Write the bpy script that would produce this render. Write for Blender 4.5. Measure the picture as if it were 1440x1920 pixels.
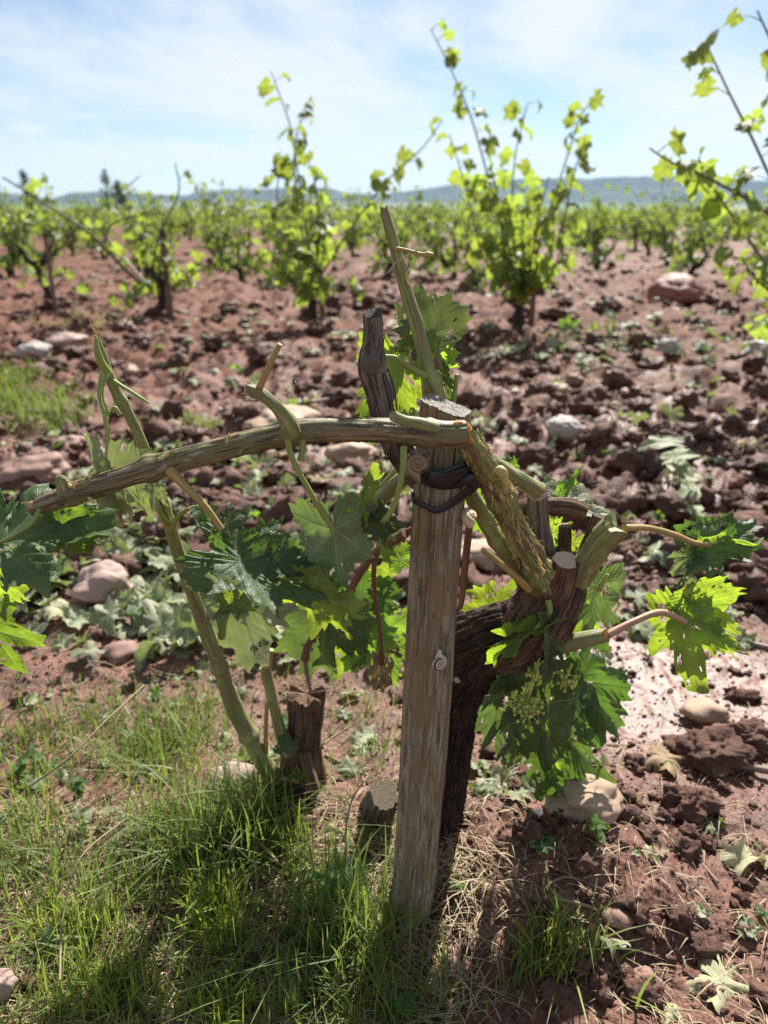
import bpy, math, random
import numpy as np
from mathutils import Vector, Matrix, Quaternion

for o in list(bpy.data.objects):
    bpy.data.objects.remove(o)
SC = bpy.context.scene
COL = SC.collection
R = math.radians
random.seed(7)
RNG = np.random.default_rng(7)

# ------------------------------------------------------------------ camera
CAM_H, PITCH, FPX = 0.80, R(21.4), 1442.0
cam_d = bpy.data.cameras.new('camera')
cam = bpy.data.objects.new('camera', cam_d)
COL.objects.link(cam)
cam.location = (0, 0, CAM_H)
cam.rotation_euler = (math.pi / 2 - PITCH, 0, 0)
cam_d.sensor_fit = 'HORIZONTAL'
cam_d.sensor_width = 36.0
cam_d.lens = 36.0 * FPX / 1440.0
cam_d.clip_start = 0.02
cam_d.clip_end = 40000
cam_d.dof.use_dof = True
cam_d.dof.focus_distance = 0.74
cam_d.dof.aperture_fstop = 7.5
SC.camera = cam
SC.render.resolution_x, SC.render.resolution_y = 768, 1024

# ------------------------------------------------------------------ light
SUN_AZ, SUN_EL = R(19.0), R(45.0)          # clockwise from +Y (view direction)
SUN_STRENGTH, SKY_STRENGTH, EXPOSURE = 5.0, 0.082, 1.12
w = bpy.data.worlds.new('World')
SC.world = w
w.use_nodes = True
nt = w.node_tree
nt.nodes.clear()
def _n(t, **k):
    n = nt.nodes.new(t)
    for a, b in k.items():
        setattr(n, a, b)
    return n
w_out = _n('ShaderNodeOutputWorld')
w_bg = _n('ShaderNodeBackground')
w_bg.inputs['Strength'].default_value = SKY_STRENGTH
w_sky = _n('ShaderNodeTexSky', sky_type='NISHITA')
w_sky.sun_disc = False
w_sky.sun_elevation = SUN_EL
w_sky.sun_rotation = SUN_AZ
w_sky.altitude = 450
w_sky.air_density = 1.0
w_sky.dust_density = 0.25
w_sky.ozone_density = 1.5
w_tc = _n('ShaderNodeTexCoord')
w_sep = _n('ShaderNodeSeparateXYZ')
nt.links.new(w_tc.outputs['Generated'], w_sep.inputs[0])
def wmath(op, a, b=None, c=None):
    n = _n('ShaderNodeMath', operation=op)
    for i, q in enumerate((a, b, c)):
        if q is None:
            continue
        if isinstance(q, (int, float)):
            n.inputs[i].default_value = q
        else:
            nt.links.new(q, n.inputs[i])
    return n.outputs[0]
def wmap(val, a, b, c, d):
    n = _n('ShaderNodeMapRange', interpolation_type='SMOOTHSTEP')
    nt.links.new(val, n.inputs[0])
    for i, q in enumerate((a, b, c, d)):
        n.inputs[i + 1].default_value = q
    return n.outputs[0]
zz = wmath('MAXIMUM', w_sep.outputs[2], 0.0)
den = wmath('ADD', zz, 0.10)
cx = wmath('DIVIDE', w_sep.outputs[0], den)
cy = wmath('DIVIDE', w_sep.outputs[1], den)
w_cmb = _n('ShaderNodeCombineXYZ')
nt.links.new(cx, w_cmb.inputs[0]); nt.links.new(cy, w_cmb.inputs[1])
def wnoise(scale, detail, rough, off, stretch=(1, 1, 1), dist=0.0):
    mp = _n('ShaderNodeMapping')
    mp.inputs['Location'].default_value = off
    mp.inputs['Scale'].default_value = stretch
    nt.links.new(w_cmb.outputs[0], mp.inputs[0])
    n = _n('ShaderNodeTexNoise')
    n.inputs['Scale'].default_value = scale
    n.inputs['Detail'].default_value = detail
    n.inputs['Roughness'].default_value = rough
    n.inputs['Distortion'].default_value = dist
    nt.links.new(mp.outputs[0], n.inputs['Vector'])
    return n.outputs['Fac']
veil = wmap(wnoise(0.55, 7, 0.58, (3.1, 1.7, 0), (1.0, 0.55, 1), 0.6), 0.38, 0.60, 0.04, 0.92)
# low cumulus band, drawn in azimuth / elevation so that the puffs stand up
w_ang = _n('ShaderNodeCombineXYZ')
az = wmath('ARCTAN2', w_sep.outputs[0], w_sep.outputs[1])
nt.links.new(wmath('MULTIPLY', az, 1.0), w_ang.inputs[0])
nt.links.new(wmath('MULTIPLY', w_sep.outputs[2], 2.6), w_ang.inputs[1])
pn = _n('ShaderNodeTexNoise')
pn.inputs['Scale'].default_value = 5.2
pn.inputs['Detail'].default_value = 8
pn.inputs['Roughness'].default_value = 0.55
nt.links.new(w_ang.outputs[0], pn.inputs['Vector'])
puff = wmap(pn.outputs['Fac'], 0.46, 0.58, 0.0, 0.95)
band = wmath('MULTIPLY', wmap(w_sep.outputs[2], 0.0, 0.05, 0.55, 1.0), wmap(w_sep.outputs[2], 0.07, 0.17, 1.0, 0.0))
cloud = wmath('MAXIMUM', veil, wmath('MULTIPLY', puff, band))
mix = _n('ShaderNodeMix', data_type='RGBA')
mix.inputs['B'].default_value = (5.1, 5.3, 5.4, 1)
nt.links.new(cloud, mix.inputs['Factor'])
w_tint = _n('ShaderNodeMix', data_type='RGBA', blend_type='MULTIPLY')
w_tint.inputs['Factor'].default_value = 1.0
w_tint.inputs['B'].default_value = (0.56, 0.585, 0.60, 1)
nt.links.new(w_sky.outputs[0], w_tint.inputs['A'])
nt.links.new(w_tint.outputs['Result'], mix.inputs['A'])
nt.links.new(mix.outputs['Result'], w_bg.inputs['Color'])
nt.links.new(w_bg.outputs[0], w_out.inputs['Surface'])

sun_d = bpy.data.lights.new('sun', 'SUN')
sun_d.energy = SUN_STRENGTH
sun_d.angle = R(1.0)
sun_d.color = (1.0, 0.955, 0.88)
sun = bpy.data.objects.new('sun', sun_d)
COL.objects.link(sun)
SUN_V = Vector((math.sin(SUN_AZ) * math.cos(SUN_EL), math.cos(SUN_AZ) * math.cos(SUN_EL), math.sin(SUN_EL)))
sun.rotation_euler = SUN_V.to_track_quat('Z', 'Y').to_euler()
sun.location = SUN_V * 50

vs = SC.view_settings
vs.view_transform = 'Standard'
vs.look = 'None'
vs.exposure = EXPOSURE
vs.gamma = 1.0
vs.use_curve_mapping = False
SC.cycles.use_denoising = False      # 128 samples leave about the grain of a phone picture
SC.cycles.sample_clamp_indirect = 4.0
SC.cycles.blur_glossy = 0.6
SC.cycles.max_bounces = 6
SC.cycles.transparent_max_bounces = 8
SC.cycles.volume_bounces = 0
SC.cycles.use_adaptive_sampling = True

# ------------------------------------------------------------------ helpers
CP, SP = math.cos(PITCH), math.sin(PITCH)
def ray(px, py):
    a, b = (px - 720) / FPX, (960 - py) / FPX
    return np.array((a, b * SP + CP, b * CP - SP))
def W(px, py, Y):
    """the place at distance Y in front of the camera's standpoint that is seen at photo pixel px, py"""
    d = ray(px, py)
    return np.array((0, 0, CAM_H)) + d * (Y / d[1])
def depth(p):
    return p[1] * CP + (CAM_H - p[2]) * SP
def m_at(rpx, p):
    return rpx / FPX * depth(p)

_H = np.random.default_rng(99).permutation(4096).astype(np.int64)
_ANG = np.random.default_rng(5).random(4096) * 2 * np.pi
_GX, _GY = np.cos(_ANG), np.sin(_ANG)
def n2(x, y):
    x = np.asarray(x, float); y = np.asarray(y, float)
    xi = np.floor(x).astype(np.int64); yi = np.floor(y).astype(np.int64)
    xf, yf = x - xi, y - yi
    u = xf * xf * xf * (xf * (xf * 6 - 15) + 10); v = yf * yf * yf * (yf * (yf * 6 - 15) + 10)
    def g(i, j, fx, fy):
        h = _H[(_H[(xi + i) & 4095] + yi + j) & 4095]
        return _GX[h] * fx + _GY[h] * fy
    a = g(0, 0, xf, yf); b = g(1, 0, xf - 1, yf); c = g(0, 1, xf, yf - 1); d = g(1, 1, xf - 1, yf - 1)
    return ((a + (b - a) * u) * (1 - v) + (c + (d - c) * u) * v) * 1.5
_G3 = np.random.default_rng(6).normal(size=(4096, 3)); _G3 /= np.linalg.norm(_G3, axis=1)[:, None]
def n3(p):
    p = np.asarray(p, float)
    pi = np.floor(p).astype(np.int64); f = p - pi
    u = f * f * f * (f * (f * 6 - 15) + 10)
    out = 0
    for i in (0, 1):
        for j in (0, 1):
            for k in (0, 1):
                h = _H[(_H[(_H[(pi[:, 0] + i) & 4095] + pi[:, 1] + j) & 4095] + pi[:, 2] + k) & 4095]
                d = f - np.array((i, j, k))
                wgt = (u[:, 0] if i else 1 - u[:, 0]) * (u[:, 1] if j else 1 - u[:, 1]) * (u[:, 2] if k else 1 - u[:, 2])
                out = out + wgt * (_G3[h] * d).sum(1)
    return out * 1.5
def fbm2(x, y, oct=4, gain=0.5):
    s, a = 0, 1.0
    for k in range(oct):
        s = s + a * n2(x * 2 ** k + 17.3 * k, y * 2 ** k - 9.1 * k); a *= gain
    return s
def sstep(x, a, b):
    t = np.clip((x - a) / (b - a), 0, 1)
    return t * t * (3 - 2 * t)

class Geo:
    def __init__(s):
        s.v, s.f, s.uv, s.m, s.n = [], [], [], [], 0
    def add(s, v, f, uv=None, m=0):
        v = np.asarray(v, float); f = np.asarray(f, np.int64)
        s.v.append(v); s.f.append(f + s.n); s.n += len(v)
        if uv is None:
            uv = np.zeros((f.size, 2))
        s.uv.append(np.asarray(uv, float).reshape(-1, 2)); s.m.append(np.full(len(f), m))
        return s
    def mesh(s, name, mats, smooth=True, off=(0, 0, 0)):
        me = bpy.data.meshes.new(name)
        if s.n:
            v = np.concatenate(s.v) - np.asarray(off, float)
            me.vertices.add(len(v)); me.vertices.foreach_set('co', v.astype(np.float32).ravel())
            li = np.concatenate([f.ravel() for f in s.f])
            cnt = np.concatenate([np.full(len(f), f.shape[1]) for f in s.f])
            st = np.concatenate(([0], np.cumsum(cnt)[:-1]))
            me.loops.add(len(li)); me.loops.foreach_set('vertex_index', li.astype(np.int32))
            me.polygons.add(len(cnt))
            me.polygons.foreach_set('loop_start', st.astype(np.int32))
            me.polygons.foreach_set('material_index', np.concatenate(s.m).astype(np.int32))
            me.polygons.foreach_set('use_smooth', np.full(len(cnt), smooth))
            me.uv_layers.new(name='UVMap').data.foreach_set('uv', np.concatenate(s.uv).astype(np.float32).ravel())
            me.update(calc_edges=True); me.validate()
        for mt in (mats if isinstance(mats, (list, tuple)) else [mats]):
            me.materials.append(mt)
        return me
def root_loc(o):
    p = Vector((0, 0, 0))
    while o is not None:
        p = p + o.location; o = o.parent
    return np.array(p)
def obj(name, data, mats=None, parent=None, smooth=True, loc=None):
    """one mesh object; a Geo in world coordinates is moved into its parent's frame"""
    if isinstance(data, Geo):
        off = root_loc(parent) if parent is not None else (np.zeros(3) if loc is None else np.asarray(loc, float))
        me = data.mesh(name, mats, smooth, off)
    else:
        me = data
    o = bpy.data.objects.new(name, me)
    COL.objects.link(o)
    if parent is not None:
        o.parent = parent
    elif loc is not None:
        o.location = Vector(loc)
    return o
def inst(name, me, M, parent=None):
    """another object on shared mesh data, placed by a world matrix"""
    o = bpy.data.objects.new(name, me)
    COL.objects.link(o)
    if parent is not None:
        o.parent = parent
        M = Matrix.Translation(-Vector(root_loc(parent))) @ M
    o.matrix_basis = M
    return o
def empty(name, loc):
    o = bpy.data.objects.new(name, None)
    o.empty_display_size = 0.05
    COL.objects.link(o); o.location = Vector(loc)
    return o
def tag(o, label=None, cat=None, group=None, kind=None):
    if label: o['label'] = label
    if cat: o['category'] = cat
    if group: o['group'] = group
    if kind: o['kind'] = kind
    return o
def copy_tree(o, parent=None):
    c = o.copy(); COL.objects.link(c); c.parent = parent
    for ch in o.children:
        copy_tree(ch, c)
    return c

def spline(P, n):
    """Catmull-Rom through rows of P, n samples spread by chord length"""
    P = np.asarray(P, float)
    if len(P) == 2:
        t = np.linspace(0, 1, n)[:, None]
        return P[0] * (1 - t) + P[1] * t
    Q = np.vstack((2 * P[0] - P[1], P, 2 * P[-1] - P[-2]))
    L = np.linalg.norm(np.diff(P[:, :3], axis=0), axis=1); c = np.concatenate(([0], np.cumsum(L)))
    s = np.linspace(0, c[-1], n)
    i = np.clip(np.searchsorted(c, s, 'right') - 1, 0, len(P) - 2)
    t = ((s - c[i]) / np.maximum(L[i], 1e-9))[:, None]
    a, b, d, e = Q[i], Q[i + 1], Q[i + 2], Q[i + 3]
    return 0.5 * (2 * b + (d - a) * t + (2 * a - 5 * b + 4 * d - e) * t ** 2 + (3 * b - a - 3 * d + e) * t ** 3)
def frames(C):
    T = np.gradient(C, axis=0); T /= np.linalg.norm(T, axis=1)[:, None] + 1e-12
    N = np.zeros_like(T)
    r = np.array((0, 0, 1.0)) if abs(T[0, 2]) < 0.8 else np.array((1.0, 0, 0))
    n = np.cross(T[0], r); n /= np.linalg.norm(n)
    for k in range(len(T)):
        n = n - T[k] * n.dot(T[k]); n /= np.linalg.norm(n); N[k] = n
    return T, N, np.cross(T, N)
def tube(g, pts, rads, seg=10, n=24, disp=None, cap=(True, True), m=0, flat=None, capm=None, ends=None):
    """sweep a round section along pts (world, metres) and add it to Geo g. disp(s, a, r) -> radius added"""
    PR = np.hstack((np.asarray(pts, float), np.asarray(rads, float)[:, None]))
    S = spline(PR, n)
    C, r = S[:, :3], np.maximum(S[:, 3], 1e-5)
    T, N, B = frames(C)
    s = np.concatenate(([0], np.cumsum(np.linalg.norm(np.diff(C, axis=0), axis=1))))
    a = np.linspace(0, 2 * np.pi, seg, endpoint=False)
    rr = np.repeat(r[:, None], seg, 1)
    if disp is not None:
        ss, aa = np.meshgrid(s, a, indexing='ij')
        rr = np.maximum(rr + disp(ss, aa, rr), 1e-5)
    fx = 1.0 if flat is None else flat
    V = C[:, None, :] + (np.cos(a)[None, :, None] * N[:, None, :] * fx + np.sin(a)[None, :, None] * B[:, None, :]) * rr[:, :, None]
    if ends is not None:       # uneven broken end: push the last ring's points along the axis
        V[-1] += T[-1] * ends(a)[:, None]
    V = V.reshape(-1, 3)
    i, j = np.meshgrid(np.arange(n - 1), np.arange(seg), indexing='ij')
    j2 = (j + 1) % seg
    F = np.stack((i * seg + j, i * seg + j2, (i + 1) * seg + j2, (i + 1) * seg + j), -1).reshape(-1, 4)
    rm = float(r.mean()) * 2 * np.pi
    u0, u1 = j / seg * rm, (j + 1) / seg * rm
    UV = np.stack((np.stack((u0, s[i]), -1), np.stack((u1, s[i]), -1), np.stack((u1, s[i + 1]), -1), np.stack((u0, s[i + 1]), -1)), -2)
    g.add(V, F, UV, m)
    cm = m if capm is None else capm
    for e, k in ((0, 0), (1, n - 1)):
        if cap[e]:
            ring = V[k * seg:(k + 1) * seg]
            c = ring.mean(0)
            mid = c + (ring - c) * 0.5
            vv = np.vstack((ring, mid, [c]))
            q = np.arange(seg); q2 = (q + 1) % seg
            if e == 0: A, Bq = q2, q
            else: A, Bq = q, q2
            d1 = ring - c
            e1 = d1[0] / (np.linalg.norm(d1[0]) + 1e-9); e2 = np.cross(T[k], e1)
            loc = np.stack(((vv - c) @ e1, (vv - c) @ e2), -1)
            f1 = np.stack((A, Bq, Bq + seg, A + seg), -1)
            g.add(vv, f1, loc[f1.ravel()], cm)
            f2 = np.stack((A + seg, Bq + seg, np.full(seg, 2 * seg)), -1)
            g.add(vv, f2, loc[f2.ravel()], cm)
    return C, T
def pxtube(g, path, **k):
    """path rows: photo px, py, distance Y, radius in photo pixels"""
    pts = [W(a, b, y) for a, b, y, _ in path]
    rad = [m_at(q[3], p) for q, p in zip(path, pts)]
    return tube(g, pts, rad, **k)
# ------------------------------------------------------------------ materials
class NT:
    def __init__(s, name):
        s.mat = bpy.data.materials.new(name); s.mat.use_nodes = True
        s.t = s.mat.node_tree; s.t.nodes.clear()
        s.out = s.t.nodes.new('ShaderNodeOutputMaterial')
    def node(s, typ, ins=None, **k):
        n = s.t.nodes.new(typ)
        for a, b in k.items(): setattr(n, a, b)
        for a, b in (ins or {}).items(): s.put(n.inputs[a], b)
        return n
    def put(s, sock, v):
        if isinstance(v, bpy.types.NodeSocket): s.t.links.new(v, sock)
        elif isinstance(v, (tuple, list)) and len(v) == 3 and sock.type == 'RGBA': sock.default_value = (*v, 1)
        else: sock.default_value = v
    def math(s, op, a, b=None, c=None, clamp=False):
        n = s.t.nodes.new('ShaderNodeMath'); n.operation = op; n.use_clamp = clamp
        for i, q in enumerate((a, b, c)):
            if q is not None: s.put(n.inputs[i], q)
        return n.outputs[0]
    def mapr(s, v, a, b, c=0.0, d=1.0, smooth=True):
        n = s.node('ShaderNodeMapRange', interpolation_type='SMOOTHSTEP' if smooth else 'LINEAR')
        s.put(n.inputs[0], v)
        for i, q in enumerate((a, b, c, d)): s.put(n.inputs[i + 1], q)
        return n.outputs[0]
    def mix(s, f, a, b, blend='MIX'):
        n = s.node('ShaderNodeMix', data_type='RGBA', blend_type=blend)
        s.put(n.inputs['Factor'], f); s.put(n.inputs['A'], a); s.put(n.inputs['B'], b)
        return n.outputs['Result']
    def coord(s, which='Object'):
        return s.node('ShaderNodeTexCoord').outputs[which]
    def mapping(s, v, scale=(1, 1, 1), loc=(0, 0, 0), rot=(0, 0, 0)):
        n = s.node('ShaderNodeMapping'); s.put(n.inputs['Vector'], v)
        n.inputs['Scale'].default_value = scale; n.inputs['Location'].default_value = loc; n.inputs['Rotation'].default_value = rot
        return n.outputs[0]
    def noise(s, v, scale, detail=4, rough=0.5, dist=0.0, col=False):
        n = s.node('ShaderNodeTexNoise', {'Scale': scale, 'Detail': detail, 'Roughness': rough, 'Distortion': dist})
        s.put(n.inputs['Vector'], v)
        return n.outputs['Color' if col else 'Fac']
    def voro(s, v, scale, feature='F1', out='Distance', rand=1.0):
        n = s.node('ShaderNodeTexVoronoi', {'Scale': scale, 'Randomness': rand}, feature=feature)
        s.put(n.inputs['Vector'], v)
        return n.outputs[out]
    def bump(s, h, strength=0.5, dist=0.01, nrm=None):
        n = s.node('ShaderNodeBump', {'Strength': strength, 'Distance': dist, 'Height': h})
        if nrm is not None: s.put(n.inputs['Normal'], nrm)
        return n.outputs[0]
    def princ(s, col, rough=0.6, nrm=None, spec=0.5, **k):
        n = s.node('ShaderNodeBsdfPrincipled', {'Base Color': col, 'Roughness': rough, 'Specular IOR Level': spec})
        if nrm is not None: s.put(n.inputs['Normal'], nrm)
        for a, b in k.items(): s.put(n.inputs[a], b)
        return n.outputs[0]
    def done(s, sh):
        s.t.links.new(sh, s.out.inputs['Surface']); return s.mat
    def rnd(s):
        a = s.node('ShaderNodeObjectInfo').outputs['Random']
        b = s.node('ShaderNodeNewGeometry').outputs['Random Per Island']
        return s.math('FRACT', s.math('ADD', a, b))

def soil_mat():
    t = NT('wet_clay_soil')
    o = t.coord()
    sp = t.node('ShaderNodeSeparateXYZ'); t.put(sp.inputs[0], o)
    big = t.noise(o, 1.3, 5, 0.6)
    mid = t.noise(o, 14, 6, 0.62)
    fine = t.noise(o, 110, 5, 0.65)
    c = t.mix(t.mapr(mid, 0.36, 0.66), (0.082, 0.031, 0.018), (0.210, 0.084, 0.050))
    c = t.mix(t.mapr(big, 0.42, 0.62, 0, 0.55), c, (0.140, 0.056, 0.035))
    c = t.mix(t.mapr(fine, 0.50, 0.75, 0, 0.6), c, (0.30, 0.185, 0.138))
    c = t.mix(t.mapr(fine, 0.48, 0.32, 0, 0.85), c, (0.045, 0.021, 0.015))
    grit = t.noise(o, 330, 4, 0.7)
    c = t.mix(t.mapr(grit, 0.52, 0.66, 0, 0.55), c, (0.29, 0.180, 0.132))
    c = t.mix(t.mapr(grit, 0.46, 0.34, 0, 0.6), c, (0.05, 0.024, 0.017))
    # farmland colours take over far out on the plain
    sc = t.mapping(o, (0.0025, 0.006, 1))
    cell = t.voro(sc, 1.0, out='Color')
    se = t.node('ShaderNodeSeparateColor'); t.put(se.inputs[0], cell)
    fld = t.mix(t.mapr(se.outputs[0], 0.25, 0.45), (0.07, 0.13, 0.035), (0.12, 0.17, 0.06))
    fld = t.mix(t.mapr(se.outputs[1], 0.72, 0.74), fld, (0.40, 0.31, 0.19))
    c = t.mix(t.mapr(sp.outputs[1], 95, 150), c, fld)
    wet = t.mapr(t.noise(o, 2.6, 4, 0.6), 0.40, 0.62)
    rough = t.math('ADD', t.mapr(wet, 0, 1, 0.66, 0.36, False), t.mapr(mid, 0.3, 0.7, 0.04, -0.06, False))
    mudd = t.math('ADD', t.math('POWER', t.math('DIVIDE', t.math('SUBTRACT', sp.outputs[0], 0.52), 0.36), 2.0), t.math('POWER', t.math('DIVIDE', t.math('SUBTRACT', sp.outputs[1], 1.16), 0.22), 2.0))
    rough = t.math('SUBTRACT', rough, t.mapr(mudd, 1.4, 0.2, 0.0, 0.07))
    rough = t.mix(t.mapr(sp.outputs[1], 2.0, 6.0, 0, 0.7), rough, (0.85, 0.85, 0.85))
    rough = t.math('MAXIMUM', rough, 0.45)
    b1 = t.bump(fine, t.mapr(mudd, 1.6, 0.3, 0.75, 0.28), 0.006)
    b2 = t.bump(t.noise(o, 420, 3, 0.6), t.mapr(mudd, 1.6, 0.3, 0.55, 0.12), 0.0016, b1)
    return t.done(t.princ(c, rough, b2, t.mapr(sp.outputs[1], 1.5, 4.5, 0.38, 0.13)))

def clod_mat():
    t = NT('clay_clod')
    o = t.coord()
    mid = t.noise(o, 22, 6, 0.62); fine = t.noise(o, 140, 5, 0.65)
    c = t.mix(t.mapr(mid, 0.36, 0.66), (0.074, 0.033, 0.023), (0.175, 0.088, 0.061))
    c = t.mix(t.mapr(fine, 0.50, 0.75, 0, 0.6), c, (0.27, 0.168, 0.126))
    c = t.mix(t.math('MULTIPLY', t.node('ShaderNodeNewGeometry').outputs['Random Per Island'], 0.5), c, (0.15, 0.080, 0.060))
    rough = t.mapr(t.noise(o, 5, 3, 0.6), 0.38, 0.62, 0.74, 0.46)
    return t.done(t.princ(c, rough, t.bump(fine, 0.9, 0.008), 0.20))

def stone_mat(name, a, b, c, vein=0.6, scale=1.0):
    t = NT(name)
    o = t.coord()
    r = t.node('ShaderNodeObjectInfo').outputs['Random']
    ov = t.node('ShaderNodeVectorMath', operation='ADD'); t.put(ov.inputs[0], o)
    cb = t.node('ShaderNodeCombineXYZ'); t.put(cb.inputs[0], t.math('MULTIPLY', r, 31.0)); t.put(ov.inputs[1], cb.outputs[0])
    p = ov.outputs[0]
    col = t.mix(t.mapr(t.noise(p, 16 * scale, 5, 0.6, 1.2), 0.35, 0.65), a, b)
    lines = t.voro(t.mapping(p, (1, 1.7, 1)), 26 * scale, 'DISTANCE_TO_EDGE')
    wob = t.noise(p, 9 * scale, 4, 0.6, 2.0)
    vn = t.mapr(t.math('ABSOLUTE', t.math('SUBTRACT', wob, 0.5)), 0.0, 0.018, vein, 0.0)
    col = t.mix(vn, col, c)
    spk = t.noise(p, 240 * scale, 3, 0.6)
    col = t.mix(t.mapr(spk, 0.58, 0.72, 0, 0.35), col, tuple(q * 0.5 for q in a))
    mud = t.node('ShaderNodeSeparateXYZ'); t.put(mud.inputs[0], t.coord('Generated'))
    smear = t.math('MULTIPLY', t.mapr(t.noise(p, 30 * scale, 5, 0.65), 0.44, 0.60), 0.75)
    low = t.mapr(mud.outputs[2], 0.05, 0.5, 1.0, 0.25)
    col = t.mix(t.math('MULTIPLY', smear, low), col, (0.24, 0.13, 0.10))
    return t.done(t.princ(col, 0.62, t.bump(t.math('ADD', spk, t.math('MULTIPLY', wob, 0.6)), 0.35, 0.002), 0.4))

def leaf_mat(name, top, under, trans, vein=(0.30, 0.40, 0.16), wilt=0.0, spots=0.35, tmix=0.42, gloss=0.46):
    t = NT(name)
    uv = t.coord('UV')
    sp = t.node('ShaderNodeSeparateXYZ'); t.put(sp.inputs[0], uv)
    x, y = sp.outputs[0], sp.outputs[1]
    ax = t.math('ABSOLUTE', x)
    th = t.math('ARCTAN2', ax, y)                     # 0 at the tip, pi at the stalk notch
    r = t.math('SQRT', t.math('ADD', t.math('MULTIPLY', x, x), t.math('MULTIPLY', y, y)))
    d = t.math('MINIMUM', t.math('MINIMUM', t.math('ABSOLUTE', th), t.math('ABSOLUTE', t.math('SUBTRACT', th, 0.93))),
               t.math('ABSOLUTE', t.math('SUBTRACT', th, 1.86)))
    across = t.math('MULTIPLY', r, t.math('SINE', d))
    along = t.math('MULTIPLY', r, t.math('COSINE', d))
    wv = t.mapr(r, 0, 1.0, 0.015, 0.005, False)
    main = t.mapr(t.math('DIVIDE', across, wv), 0.6, 1.5, 1.0, 0.0)
    rndv = t.rnd()
    k = t.math('ADD', t.math('SUBTRACT', along, t.math('MULTIPLY', across, 0.95)), t.math('MULTIPLY', rndv, 0.1))
    fr = t.math('ABSOLUTE', t.math('SUBTRACT', t.math('FRACT', t.math('MULTIPLY', k, 7.5)), 0.5))
    sec = t.math('MULTIPLY', t.mapr(fr, 0.0, 0.060, 1.0, 0.0), t.mapr(across, 0.0, 0.34, 0.85, 0.25))
    net = t.mapr(t.voro(uv, 24, 'DISTANCE_TO_EDGE'), 0.0, 0.09, 0.45, 0.0)
    vn = t.math('MAXIMUM', main, t.math('MAXIMUM', sec, net))
    nz = t.noise(uv, 3.1, 5, 0.6)
    nz2 = t.noise(uv, 17, 4, 0.6)
    tint = t.mapr(rndv, 0, 1, 0.72, 1.28, False)
    def vary(c):
        q = t.mix(t.mapr(nz, 0.34, 0.68), tuple(v * 0.82 for v in c), tuple(v * 1.18 for v in c))
        hs = t.node('ShaderNodeHueSaturation', {'Color': q, 'Value': tint, 'Hue': t.mapr(rndv, 0, 1, 0.485, 0.508, False)})
        return hs.outputs[0]
    ctop = t.mix(t.math('MULTIPLY', vn, 0.55), vary(top), vein)
    cund = t.mix(t.math('MULTIPLY', vn, 0.6), vary(under), tuple(min(1, v * 1.25) for v in vein))
    brown = t.math('MULTIPLY', t.mapr(nz2, 0.60, 0.70), t.mapr(t.noise(uv, 2.0, 2, 0.5), 0.46, 0.6, 0, spots))
    ctop = t.mix(brown, ctop, (0.13, 0.07, 0.03)); cund = t.mix(brown, cund, (0.18, 0.10, 0.05))
    if wilt > 0:
        wf = t.math('MULTIPLY', t.mapr(t.noise(uv, 1.6, 3, 0.5), 0.35, 0.65), wilt)
        ctop = t.mix(wf, ctop, (0.42, 0.42, 0.28)); cund = t.mix(wf, cund, (0.49, 0.48, 0.35))
    back = t.node('ShaderNodeNewGeometry').outputs['Backfacing']
    col = t.mix(back, ctop, cund)
    hgt = t.math('ADD', t.math('MULTIPLY', main, -0.9), t.math('ADD', t.math('MULTIPLY', sec, -0.55), t.math('ADD', t.math('MULTIPLY', net, -0.35), t.math('MULTIPLY', nz2, 0.35))))
    bm = t.bump(hgt, 0.5, 0.0016)
    rough = t.mix(back, (gloss,) * 3, (0.75,) * 3)
    pr = t.princ(col, rough, bm, 0.42)
    tr = t.node('ShaderNodeBsdfTranslucent', {'Color': t.mix(t.math('MULTIPLY', vn, 0.5), t.mix(brown, vary(trans), (0.10, 0.05, 0.01)), (0.10, 0.16, 0.02)), 'Normal': bm})
    ms = t.node('ShaderNodeMixShader', {0: tmix}); t.t.links.new(pr, ms.inputs[1]); t.t.links.new(tr.outputs[0], ms.inputs[2])
    return t.done(ms.outputs[0])

def blade_mat(name, a, b, tr, tmix=0.4, rough=0.5):
    t = NT(name)
    r = t.rnd()
    uv = t.node('ShaderNodeSeparateXYZ'); t.put(uv.inputs[0], t.coord('UV'))
    c = t.mix(r, a, b)
    c = t.mix(t.mapr(uv.outputs[1], 0.0, 0.3, 0.6, 0.0), c, (0.20, 0.19, 0.09))
    pr = t.princ(c, rough, None, 0.35)
    trn = t.node('ShaderNodeBsdfTranslucent', {'Color': t.mix(r, tr, tuple(q * 0.7 for q in tr))})
    ms = t.node('ShaderNodeMixShader', {0: tmix}); t.t.links.new(pr, ms.inputs[1]); t.t.links.new(trn.outputs[0], ms.inputs[2])
    return t.done(ms.outputs[0])

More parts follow.
